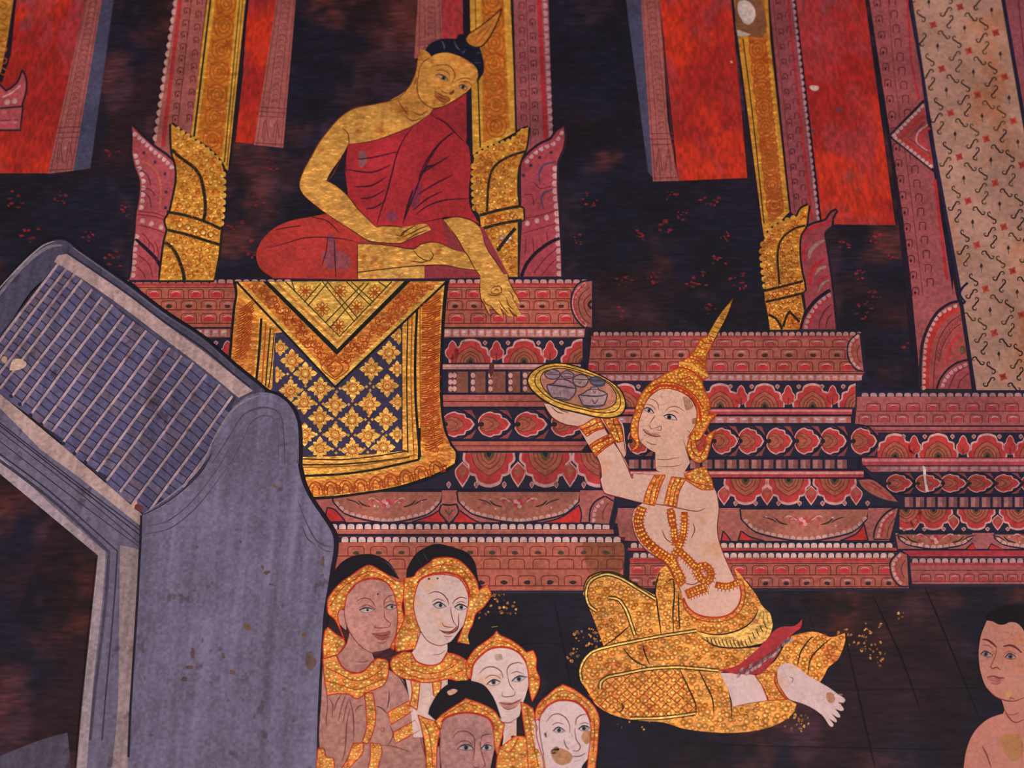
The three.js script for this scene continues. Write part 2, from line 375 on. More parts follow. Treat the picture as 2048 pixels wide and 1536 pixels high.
// ───────── faint red flowers worn into the dark ground, floor joints ─────────
{
  const spots = [[120, 395], [225, 305], [95, 505], [180, 470], [520, 400], [545, 330], [600, 470], [505, 500], [250, 420], [1240, 625], [1420, 400], [1345, 390], [1440, 520], [1450, 470], [1310, 560], [1330, 450], [1250, 560], [1420, 615], [1280, 470], [1480, 560],
    [1690, 490], [1780, 515], [1750, 590], [1720, 545], [1820, 690], [1760, 480], [1730, 620], [1160, 480], [1180, 400], [470, 455], [1395, 560], [230, 520], [60, 470], [1370, 430], [30, 400]];
  for (const [x, y] of spots) {
    const b = new Brush(.06), big = rr(.7, 1.2);
    for (let k = 0; k < 9; k++) { const a = rr(0, 6.3), d = rr(4, 17) * big; b.fill(put(ring(7, () => rr(.7, 1.2)), x + Math.cos(a) * d * 1.2, y + Math.sin(a) * d, rr(2, 5.2) * big, rr(1.4, 3) * big), ['#6e1c28', '#8a1f2c', '#56201f'][k % 3], k * .002, { sub: 2 }); }
    b.build('flower', muralWall, M.paint);
  }
  const j = new Brush(.05);
  for (const l of ['1000,1196 1040,1400', '1108,1200 1128,1300 1150,1420', '980,1284 1150,1288', '1745,1190 1800,1310 1840,1420', '1850,1175 1890,1270 1960,1440', '1690,1270 1730,1450 1750,1536', '1570,1382 1960,1376', '1610,1210 1640,1290', '1440,1490 1900,1500']) j.line(S(l), 4, '#0c0a14', 0, { taper: 1 });
  j.build('joint', muralWall, M.ink);
  const leafBits = thing('gold_leaf_flecks', 'loose flecks of gold leaf scattered on the dark ground beside the kneeling figure', 'gold flecks', [1150, 1330]);
  leafBits.userData.kind = 'stuff';
  const b = new Brush(.12);
  for (const [x, y, n, r] of [[1170, 1275, 26, 22], [1145, 1310, 16, 16], [1205, 1290, 12, 16], [1210, 1270, 10, 20], [1590, 1445, 30, 24], [1690, 1275, 12, 18], [1740, 1285, 26, 22], [1745, 1255, 8, 16], [1755, 1320, 10, 18], [985, 1190, 30, 24], [1015, 1215, 16, 18], [1800, 1230, 5, 8], [965, 1230, 12, 14], [1680, 1400, 8, 12], [1270, 1440, 16, 30]])
    for (let k = 0; k < n; k++) { const a = rr(0, 6.3), d = Math.sqrt(rnd()) * r; b.fill(put(ring(5, () => rr(.5, 1.3)), x + Math.cos(a) * d * 1.2, y + Math.sin(a) * d, rr(1.2, 3.6)), ['#b98838', '#96621f', '#6a451e'][k % 3], 0, { sub: 1 }); }
  b.build('flecks', leafBits, M.gold);
}

// ───────── red door leaves with their pilasters ─────────
function leaf(label, base, red, pil, side, marks) {
  const t = thing('red_panel', label, 'painted panel', base, 'red panels between the columns');
  if (side) new Brush(.14).fill(side, '#4a4c6c').build('edge_strip', t, M.paint, 'blue grey edge strip');
  new Brush(.16).fill(red, white).build('red_field', t, M.red);
  if (pil) {
    const P = new Brush(.22).fill(pil.shape, '#a8605c').build('pilaster', t, M.paint, 'rose coloured pilaster');
    const l = new Brush(.28), [a0, b0, a1, b1] = pil.ends;      // top left, top right, bottom left, bottom right
    for (const f of [.08, .3, .72, .93]) l.line([lerp(a0, b0, f), lerp(a1, b1, f)], 1.1, '#6c3038', 0);
    const L = Math.hypot(a1[0] - a0[0], a1[1] - a0[1]);
    for (let d = 6; d < L * .72; d += 11) { const p = lerp(lerp(a0, a1, d / L), lerp(b0, b1, d / L), .52); l.line(put([[-1, .6], [-1, -.6], [1, -.6], [1, .6]], p[0], p[1], 4.2, 3.6), 1.2, '#6c3038', 0); }
    for (const f of [.74, .77, .8, .985]) l.line([lerp(a0, a1, f), lerp(b0, b1, f)], 1.5, '#6c3038', 0);
    for (const f of [.3, .7]) { const p = lerp(lerp(a0, a1, .885), lerp(b0, b1, .885), f); l.line(put([[-.9, 1], [0, -1], [.9, 1]], p[0], p[1], 7, L * .06), 1.4, '#6c3038', .01); }
    const p = lerp(lerp(a0, a1, .86), lerp(b0, b1, .86), .5); l.dome(p[0], p[1], 4, 4, '#b8807c', .01);
    l.build('carving', P, M.ink);
  }
  for (const [x, y, r, c] of marks || []) new Brush(.24).fill(put(ring(9, () => rr(.7, 1.2)), x, y, r, r * .7), c, 0, { sub: 2 }).build('paint_chip', t, M.paint);
  return t;
}
leaf('red door panel at the left edge with a rose pilaster on its right', [90, 345], fL('165,-280! 760,-280! 700,0 400,1420! -120,1420! -120,700! 30,640!'),
  { shape: fL('768,-280! 900,-280! 835,0! 600,1400! 390,1425! 705,0!'), ends: [[172, 0], [203, 0], [97, 346], [146, 343]] }, fL('900,-280! 985,-280! 930,0! 740,1380! 600,1400! 835,0!'));
leaf('narrow red panel just right of the left gold column with a rose pilaster', [520, 290], fA('70,-240! 280,-240! 250,0! 110,985! -30,970! 20,520!'),
  { shape: fA('285,-240! 415,-240! 380,0! 295,1010! 95,990! 250,0!'), ends: [[553, 0], [591, 0], [509, 290], [566, 294]] });
leaf('red panel directly behind the leaning head of the seated figure', [900, 300], fA('1370,-240! 1520,-240! 1530,0! 1545,1000! 1280,800! 1270,300! 1370,0!'),
  { shape: fA('1215,-240! 1370,-240! 1370,0! 1390,360! 1190,400! 1215,0!'), ends: [[836, 0], [881, 0], [834, 115], [887, 105]] });
leaf('wide red panel between the dark hall and the right gold column', [1420, 360], fR('190,-180! 560,-180! 580,0! 662,890! 316,905! 225,0!'),
  { shape: fR('95,-180! 195,-180! 225,0! 262,600! 316,905! 190,908! 130,0!'), ends: [[1282, 0], [1320, 0], [1306, 362], [1356, 361]] }, fR('20,-180! 100,-180! 130,0! 190,890! 165,860! 55,0!'), [[1463, 124, 3, '#d8b060']]);
leaf('red panel with a pale chip between the right gold column and rose pillar', [1710, 450], fR('870,-180! 1225,-180! 1250,0! 1402,1126! 1030,1122! 893,0!'), null, null, [[1628, 177, 9, '#d8c0b4'], [1677, 220, 7, '#7a4048'], [1626, 262, 6, '#6a4040']]);

// ───────── columns ─────────
function shaft(t, name, quad, color, z, mat) { return new Brush(z).fill(quad, color).build(name, t, mat); }
// a run of scroll medallions between two edges
function scrolls(br, a0, b0, a1, b1, n, color, w) {
  for (let k = 0; k < n; k++) {
    const f = (k + .5) / n, p = lerp(lerp(a0, a1, f), lerp(b0, b1, f), .5), hw = Math.hypot(b0[0] - a0[0], b0[1] - a0[1]) * .5, hh = Math.hypot(a1[0] - a0[0], a1[1] - a0[1]) / n * .5;
    br.line(put(ring(8), p[0], p[1], hw * .55, hh * .62), w, color, 0, { closed: 1 });
    br.line(put(ring(6), p[0], p[1], hw * .25, hh * .3), w, color, 0, { closed: 1 });
    for (const s of [-1, 1]) { br.line(put([[0, -1], [.75, -.75], [.95, 0], [.7, .7], [0, 1]], p[0], p[1] + hh * .05, s * hw * .95, hh), w, color, 0); br.line(put([[.95, -.9], [.55, -.6], [.4, -.95]], p[0], p[1], s * hw, hh), w, color, 0); }
  }
}
function meander(br, a0, a1, n, hw, hh, color, dotColor) {
  for (let k = 0; k < n; k++) {
    const p = lerp(a0, a1, (k + .5) / n);
    br.line(put([[-1, 1], [-1, -1], [1, -1], [1, 1]], p[0], p[1], hw, hh), 2, color, 0);
    if (dotColor) br.dome(p[0] - hw * .15, p[1] + hh * .3, hw * .42, hh * .5, dotColor, 0, { h: .05 });
  }
}
const colGroup = 'gold and rose columns of the hall';
// left column
{
  const t = thing('painted_column', 'gold and rose column with flame finials left of the seated figure', 'column', [350, 560], colGroup);
  new Brush(.26).fill(fL('1445,-280! 1500,0 1700,-280! 2070,-280! 2040,0! 1890,1350! 1830,1480! 1240,1200! 1415,0!'), K.ink).build('outline', t, M.ink, 'black outline');
  const P = shaft(t, 'rose_shaft', fL('1465,-280! 1735,-280! 1690,0! 1570,1120! 1420,1300! 1262,1190! 1432,0!'), '#ab625a', .31, M.paint);
  const l = new Brush(.37);
  l.line(fL('1510,-280! 1478,0! 1335,1200!'), 8, '#b8383c', 0); l.line(fL('1600,-280 1570,0 1440,1180'), 1.4, '#6a2a30', .01);
  meander(l, [383, -60], [350, 250], 13, 5, 6, '#6a2a34', '#5a2a38'); meander(l, [405, -60], [378, 250], 12, 4.4, 6, '#6a2a34', '#8a3038');
  l.build('carving', P, M.ink);
  teeth(P, 'scallop', fL('1478,-280! 1452,0! 1275,1190!'), 17, 13, 8, '#cfa6a0', .4, M.paint, 1);
  const G = shaft(t, 'gold_shaft', fL('1728,-280! 2050,-280! 2012,0! 1868,1400! 1565,1120! 1700,0!'), '#f0c050', .33, M.gold);
  new Brush(.36).fill(fL('1800,-280! 1975,-280! 1940,0! 1820,1300! 1610,1150! 1765,0!'), '#d98a30').build('inlay', G, M.gold);
  const o = new Brush(.42);
  o.line(fL('1755,-280! 1725,0! 1590,1120!'), 4, '#1f2420', 0); o.line(fL('1995,-280! 1965,0! 1838,1330!'), 2.2, '#2a2c24', 0); o.line(fL('2025,-280! 1990,0! 1860,1360!'), 1.6, '#3a3424', 0);
  scrolls(o, [438, -60], [480, -60], [398, 290], [448, 318], 8, '#b0501c', 1.8);
  o.build('scrollwork', G, M.ink);
  // flame finials
  const rose = fK1('100,90! 140,130 200,190 300,280 400,350 470,430 470,560 450,700 440,830! 400,870 390,1030! 370,1100 340,1300 330,1412! 80,1412! 100,1300 110,1150 130,1000 140,850 165,700 170,560 130,450 105,330 108,200'.replace(/  /g, ' '));
  const F = new Brush(.46); F.line([...rose, rose[0]], 9, K.ink, -.03); F.fill(rose, '#b4525a');
  const FM = F.build('rose_finial', t, M.paint, 'rose flame shaped finial');
  const fl = new Brush(.54);
  fl.line(fK1('150,380 260,430 320,500 350,620 340,800'), 4, '#c86a56', 0); fl.line(fK1('180,620 260,640 300,690'), 2, '#6a2a3c', 0); fl.line(fK1('150,460 230,510 265,600'), 2.2, '#4a3450', 0); fl.line(fK1('180,650 250,700 265,790'), 2.2, '#4a3450', 0);
  for (const p of ['165,825 300,840 400,880', '150,940 280,970 400,1020', '155,850 300,870 390,900']) fl.line(fK1(p), 2.4, '#8a2c34', 0);
  for (const [x, y] of [[205, 325], [300, 405], [385, 505], [395, 660], [390, 795]]) { const p = fK1(`${x},${y}`)[0]; fl.dome(p[0], p[1], 3.4, 3.6, '#4a3450', 0, { h: .04 }); }
  for (const [x, y] of [[195, 905], [268, 930], [350, 958]]) { const p = fK1(`${x},${y}`)[0]; fl.dome(p[0], p[1], 5.6, 6, '#d8a4a8', 0, { h: .08 }); }
  for (const p of ['230,1060 290,1140 280,1230', '300,1080 330,1180 310,1260', '190,1010 250,1080 240,1160', '160,1200 250,1280 280,1400', '150,1300 200,1350 220,1400', '130,1060 220,1140 300,1220 345,1290']) fl.line(fK1(p), p.startsWith('130') ? 7 : 2.2, p.startsWith('130') ? K.ink : '#8a2c34', .01);
  fl.build('carving', FM, M.ink);
  teeth(FM, 'scallop', fK1('120,140! 210,215 300,300 400,380 465,450'), 11, 9, 9, '#d9b4b4', .56, M.paint, 1);
  teeth(FM, 'scallop', fK1('112,330 150,460 185,560 180,700 165,800'), 13, 10, 9, '#d9b4b4', .56, M.paint, -1);
  teeth(FM, 'scallop', fK1('135,1010 115,1150 105,1300 95,1400'), 13, 10, 9, '#d0a8a4', .56, M.paint, -1);
  const gf = fK1('440,80! 520,140 620,210 720,270 830,370 880,460 885,600 880,800 860,980! 850,1100! 840,1200 800,1412! 340,1412! 380,1100 410,980! 390,900 430,840! 460,700 485,560 480,430 450,330 440,200');
  const GB = new Brush(.6); GB.line([...gf, gf[0]], 9, '#22241e', -.04); const GO = GB.build('finial_outline', t, M.ink, 'black outline of the gold finial');
  const GF = new Brush(.62).fill(gf, '#eab048').build('gold_finial', t, M.gold, 'gold flame shaped finial');
  const gfl = new Brush(.8), poly = smooth(gf);
  gfl.line(fK1('445,300! 520,370 630,450 690,540 720,680 730,800 715,910!'), 7, '#24261e', 0); gfl.line(fK1('400,830! 560,860 720,910 860,975!'), 6, '#24261e', 0); gfl.line(fK1('410,985! 560,1020 720,1070 850,1110!'), 6, '#24261e', 0); gfl.line(fK1('385,1090! 450,1140 500,1230 540,1340 550,1412!'), 7, '#24261e', 0);
  for (const [x, y] of [[510, 940], [580, 960], [645, 985], [710, 1005], [775, 1025]]) { const p = fK1(`${x},${y}`)[0]; gfl.line(put(ring(8), p[0], p[1], 6, 6), 1.6, '#b0501c', 0, { closed: 1 }); }
  spread(poly, 17, (x, y) => { gfl.line(put([[-1, .4], [-.4, -.8], [.6, -.6], [.9, .5], [.1, .9]], x, y, rr(4, 6), rr(4, 6), rr(0, 6)), 1.6, '#b5561e', 0); }, .2, 6);
  gfl.build('scrollwork', GF, M.ink);
  const gd = new Brush(.64); spread(poly, 13, (x, y) => gd.dome(x, y, rr(2.6, 4.5), rr(2.6, 4.5), rnd() < .5 ? '#ffd873' : '#d88a30', 0, { h: .12 }), .3, 4);
  for (const [x, y] of [[510, 940], [580, 960], [645, 985], [710, 1005], [775, 1025]]) { const p = fK1(`${x},${y}`)[0]; gd.dome(p[0], p[1], 4.6, 4.6, '#ffe08a', .02, { h: .2 }); }
  gd.build('gold_beads', GF, M.gold);
  teeth(GF, 'flame_tooth', fK1('470,112! 560,172 700,268 820,368 872,455'), 12, 9, 6, '#f4c860', .66, M.gold, -1);
  teeth(GF, 'flame_tooth', fK1('880,480! 884,640 876,800 862,960!'), 14, 11, 6, '#f4c860', .66, M.gold, -1);
}
// column behind the seated figure
{
  const t = thing('painted_column', 'gold and rose column with flame finials behind the seated figure', 'column', [1030, 555], colGroup);
  new Brush(.26).fill(S('925,-70! 1098,-70! 1112,300! 1126,556! 940,556! 926,100!'), K.ink).build('outline', t, M.ink, 'black outline');
  const G = shaft(t, 'gold_shaft', fA('1570,-240! 1845,-240! 1845,0! 1885,900! 1590,1060! 1570,0!'), '#eebc50', .33, M.gold);
  new Brush(.36).fill(fA('1640,-240! 1790,-240! 1800,0! 1840,880! 1660,980! 1645,0!'), '#d98a34').build('inlay', G, M.gold);
  const o = new Brush(.42); o.line(fA('1625,560! 1640,1010!'), 3, '#2a2c24', 0); o.line(fA('1855,-240! 1860,0! 1885,900!'), 4, '#1f2024', 0); o.line(fA('1600,-240! 1620,560!'), 1.8, '#5a3a1c', 0);
  scrolls(o, [962, -60], [1006, -60], [968, 285], [1018, 262], 8, '#b0501c', 1.8); o.build('scrollwork', G, M.ink);
  const P = shaft(t, 'rose_shaft', S('1023,-70! 1094,-70! 1106,292! 1032,320! 1034,250! 1026,0!'), '#9c565c', .31, M.paint);
  const l = new Brush(.37); l.line(S('1078,-70! 1078,0! 1092,285!'), 9, '#b0303c', 0); l.line(S('1050,-70 1052,0 1062,290'), 1.4, '#6a2a34', 0);
  meander(l, [1042, -50], [1048, 250], 12, 4.6, 6, '#6a2a34', '#c02a34'); meander(l, [1062, -50], [1072, 280], 12, 4.6, 6, '#6a2a34', '#5a2430'); l.build('carving', P, M.ink);
  teeth(P, 'scallop', S('1084,-70! 1086,0! 1099,290!'), 15, 12, 9, '#bf949c', .4, M.paint, -1);
  const rose = fK2('920,60! 850,110 800,180 700,230 620,290 560,350 522,420 522,800! 545,850! 530,930! 502,1462! 900,1462! 895,1250 880,1000 870,800 860,600 860,400 910,270 930,160');
  const F = new Brush(.46); F.line([...rose, rose[0]], 9, K.ink, -.03); F.fill(rose, '#ab4652'); const FM = F.build('rose_finial', t, M.paint, 'rose flame shaped finial');
  const fl = new Brush(.54);
  for (const p of ['850,390 740,420 690,500 700,600', '820,650 740,680 710,740 730,830']) fl.line(fK2(p), 5, '#5a4660', 0, { taper: 1 });
  for (const p of ['860,840 700,890 540,920', '860,960 700,1010 530,1060', '545,700 620,700 640,800', '640,580 700,640 800,620', '630,1100 640,1250', '760,1040 770,1130', '570,1100 560,1250', '640,1430 740,1300 850,1200', '720,1440 800,1340 860,1290']) fl.line(fK2(p), 2, '#7c2838', 0);
  fl.line(fK2('880,1100! 780,1150 660,1240 570,1350 525,1460!'), 7, K.ink, .01);
  for (const [x, y] of [[800, 305], [695, 352], [612, 425], [545, 520]]) { const p = fK2(`${x},${y}`)[0]; fl.dome(p[0], p[1], 3.4, 3.4, '#40304a', 0, { h: .04 }); }
  for (const [x, y] of [[580, 965], [672, 940], [760, 910]]) { const p = fK2(`${x},${y}`)[0]; fl.dome(p[0], p[1], 5.4, 6, '#d8a4a8', 0, { h: .08 }); }
  fl.build('carving', FM, M.ink);
  teeth(FM, 'scallop', fK2('900,90! 830,200 720,250 620,320 545,400'), 13, 10, 8, '#cfa6a6', .56, M.paint, -1);
  teeth(FM, 'scallop', fK2('855,420! 850,650 868,850 880,1080 888,1300 892,1440'), 15, 12, 9, '#cfa6a6', .56, M.paint, 1);
  const gf = fK2('590,70! 500,110 440,180 300,230 160,290 90,350 75,500 80,680 90,820 140,890! 150,1010! 200,1130 290,1250 380,1462! 490,1462! 490,960! 545,930! 540,830! 500,800 485,650 490,480 520,370 560,280 580,180');
  const GB = new Brush(.6); GB.line([...gf, gf[0]], 8, '#22241e', -.04); GB.build('finial_outline', t, M.ink, 'black outline of the gold finial');
  const GF = new Brush(.62).fill(gf, '#e2a848').build('gold_finial', t, M.gold, 'gold flame shaped finial'), poly = smooth(gf);
  const gfl = new Brush(.8);
  gfl.line(fK2('560,295! 420,340 300,410 240,500 215,640 205,860!'), 5, '#24261e', 0); gfl.line(fK2('140,890! 330,840 520,805!'), 6, '#24261e', 0); gfl.line(fK2('160,1015! 330,970 530,935!'), 6, '#24261e', 0); gfl.line(fK2('470,1010! 400,1090 340,1170 300,1220'), 7, '#24261e', 0);
  for (const [x, y] of [[215, 940], [280, 930], [350, 905], [440, 885]]) { const p = fK2(`${x},${y}`)[0]; gfl.line(put(ring(8), p[0], p[1], 6, 6), 1.6, '#b0501c', 0, { closed: 1 }); }
  spread(poly, 17, (x, y) => gfl.line(put([[-1, .4], [-.4, -.8], [.6, -.6], [.9, .5], [.1, .9]], x, y, rr(4, 6), rr(4, 6), rr(0, 6)), 1.6, '#a8521e', 0), .2, 5);
  gfl.build('scrollwork', GF, M.ink);
  const gd = new Brush(.64); spread(poly, 13, (x, y) => gd.dome(x, y, rr(2.6, 4.2), rr(2.6, 4.2), rnd() < .45 ? '#ffd873' : '#cc8030', 0, { h: .12 }), .3, 4);
  for (const [x, y] of [[215, 940], [280, 930], [350, 905], [440, 885]]) { const p = fK2(`${x},${y}`)[0]; gd.dome(p[0], p[1], 4.4, 4.4, '#f2c868', .02, { h: .2 }); }
  for (const [x, y] of [[385, 1130], [340, 1100], [420, 1090]]) { const p = fK2(`${x},${y}`)[0]; gd.dome(p[0], p[1], 7, 5, '#d8c8d0', .03, { h: .05, rot: -.6 }); }
  gd.build('gold_beads', GF, M.gold);
  teeth(GF, 'flame_tooth', fK2('560,88! 446,186 300,234 165,294 95,355'), 12, 9, 6, '#e8bc58', .66, M.gold, 1);
  teeth(GF, 'flame_tooth', fK2('82,400! 80,600 92,830!'), 14, 11, 6, '#e8bc58', .66, M.gold, 1);
}
// right gold column
{
  const t = thing('painted_column', 'gold and rose column with a pale plaster loss, right of the dark hall', 'column', [1590, 655], colGroup);
  new Brush(.26).fill(fR('560,-180! 885,-180! 905,0! 1035,1110! 1000,1200! 730,1200! 580,0!'), K.ink).build('outline', t, M.ink, 'black outline');
  const G = shaft(t, 'gold_shaft', fR('585,-180! 750,-180! 765,0! 872,1060! 745,1190! 610,150! 595,0!'), '#e0a840', .33, M.gold);
  new Brush(.36).fill(fR('640,-180! 735,-180! 745,0! 845,1060! 770,1130! 665,170! 650,0!'), '#c8782c').build('inlay', G, M.gold);
  const o = new Brush(.42); o.line(fR('640,195! 695,640 745,1120!'), 2.4, '#2a2c1c', 0); o.line(fR('760,-180! 780,195! 875,1050!'), 4, '#1f1a20', 0);
  scrolls(o, [1494, 80], [1532, 80], [1538, 440], [1565, 420], 9, '#a5481c', 1.7); o.build('scrollwork', G, M.ink);
  teeth(G, 'flame_tooth', fR('768,200! 830,800 862,1040!'), 13, 10, 6, '#e8b850', .44, M.gold, 1);
  new Brush(.5).fill(fR('605,-180! 720,-180! 730,0! 760,120 740,190! 640,180! 605,160! 600,60!'), '#8a5a3c').build('worn_patch', t, M.paint, 'brown patch where the gold is lost');
  new Brush(.56).fill(fR('620,10 660,5 695,40 700,90 670,125 640,110 615,60'), '#d8ccc8').build('plaster_loss', t, M.paint, 'white plaster showing');
  new Brush(.56).fill(fR('610,150! 640,160 680,175! 640,185! 612,180!'), '#cdbcb6').build('plaster_loss', t, M.paint, 'white plaster showing');
  const P = shaft(t, 'rose_shaft', fR('768,-180! 870,-180! 890,0! 1022,1112! 960,1135! 880,1062! 772,0!'), '#944a52', .31, M.paint);
  const l = new Brush(.37); l.line(fR('845,-180 862,0 985,1100'), 4.5, '#b02c38', 0); l.line(fR('790,0 900,1060'), 1.2, '#5a2430', 0);
  meander(l, [1552, -40], [1594, 410], 15, 4, 5.5, '#5a2430', '#4a2030'); meander(l, [1569, -40], [1610, 420], 16, 4, 5.5, '#6a2a34'); l.build('carving', P, M.ink);
  teeth(P, 'scallop', fR('862,-180! 884,0! 1010,1100!'), 13, 10, 6, '#b8909a', .4, M.paint, -1);
  const rose = fK3('920,160! 860,190 800,270 700,300 610,340 540,440 520,600 545,850 570,930! 575,1040! 560,1060 590,1200! 540,1330! 520,1428! 910,1428! 870,1000 830,700 800,500 790,400 860,330 870,250');
  const F = new Brush(.46); F.line([...rose, rose[0]], 8, K.ink, -.03); F.fill(rose, '#9c4450'); const FM = F.build('rose_finial', t, M.paint, 'rose flame shaped finial');
  const fl = new Brush(.54);
  for (const [p, w, c] of [['870,260 820,300 720,330 600,380 560,460', 6, '#b82c38'], ['790,480 700,530 640,600 620,680', 8, '#a08078'], ['600,520 560,620 590,720', 5, '#b82c34'], ['800,680 700,740 640,840 640,980', 7, '#b82c34'], ['810,760 740,780 690,850', 6, '#a08078'], ['830,860 750,900 700,960', 6, '#b02c34'], ['840,900 770,940 720,1040', 5, '#a08078'], ['860,1060 740,1150 660,1260 620,1400', 8, '#b83034'], ['860,1160 790,1230 740,1330 730,1420', 3, '#6a2a34'], ['870,1260 820,1320 800,1420', 3, '#6a2a34']]) fl.line(fK3(p), w, c, 0, { taper: 1 });
  fl.line(fK3('850,1010! 740,1080 640,1180 560,1310 530,1420!'), 7, K.ink, .02);
  fl.build('carving', FM, M.ink);
  teeth(FM, 'scallop', fK3('850,1030! 740,1110 660,1200 600,1300 570,1410'), 12, 9, 8, '#b8949a', .58, M.paint, -1);
  const gf = fK3('620,110! 540,150 500,230! 420,250 320,300 220,370 160,450 120,590 130,720 150,870 170,1000! 150,1030! 160,1130! 190,1280 210,1428! 520,1428! 545,1320! 575,1220! 550,1040! 580,1010! 570,930! 540,800 520,600 530,440 590,330 605,230');
  const GB = new Brush(.6); GB.line([...gf, gf[0]], 8, '#22201e', -.04); GB.build('finial_outline', t, M.ink, 'black outline of the gold finial');
  const GF = new Brush(.62).fill(gf, '#d89a3c').build('gold_finial', t, M.gold, 'gold flame shaped finial'), poly = smooth(gf);
  const gfl = new Brush(.8);
  gfl.line(fK3('585,325! 470,360 370,430 310,520 290,660 310,950!'), 4.5, '#24261e', 0); gfl.line(fK3('150,1020! 350,970 560,915!'), 5, '#24261e', 0); gfl.line(fK3('165,1135! 370,1090 570,1040!'), 5, '#24261e', 0); gfl.line(fK3('195,1270! 280,1320 340,1425!'), 5, '#24261e', 0); gfl.line(fK3('350,1400! 380,1300 415,1240! 470,1290 520,1350!'), 5, '#24261e', 0); gfl.line(fK3('548,1060! 575,1220!'), 3, '#24261e', 0);
  for (const [x, y] of [[260, 1060], [325, 1040], [385, 1025], [440, 1008], [500, 990]]) { const p = fK3(`${x},${y}`)[0]; gfl.line(put(ring(8), p[0], p[1], 5, 5), 1.5, '#a5481c', 0, { closed: 1 }); }
  spread(poly, 14, (x, y) => gfl.line(put([[-1, .4], [-.4, -.8], [.6, -.6], [.9, .5], [.1, .9]], x, y, rr(3, 5), rr(3, 5), rr(0, 6)), 1.4, '#a5481c', 0), .2, 5);
  gfl.build('scrollwork', GF, M.ink);
  const gd = new Brush(.64); spread(poly, 12, (x, y) => gd.dome(x, y, rr(2.4, 4), rr(2.4, 4), rnd() < .4 ? '#f2c460' : '#c0742c', 0, { h: .1 }), .3, 4); gd.build('gold_beads', GF, M.gold);
  teeth(GF, 'flame_tooth', fK3('490,236! 330,298 222,370 162,450'), 13, 10, 6, '#d8a848', .66, M.gold, 1);
  teeth(GF, 'flame_tooth', fK3('145,490! 124,600 134,750 160,980!'), 14, 11, 6, '#d8a848', .66, M.gold, 1);
}
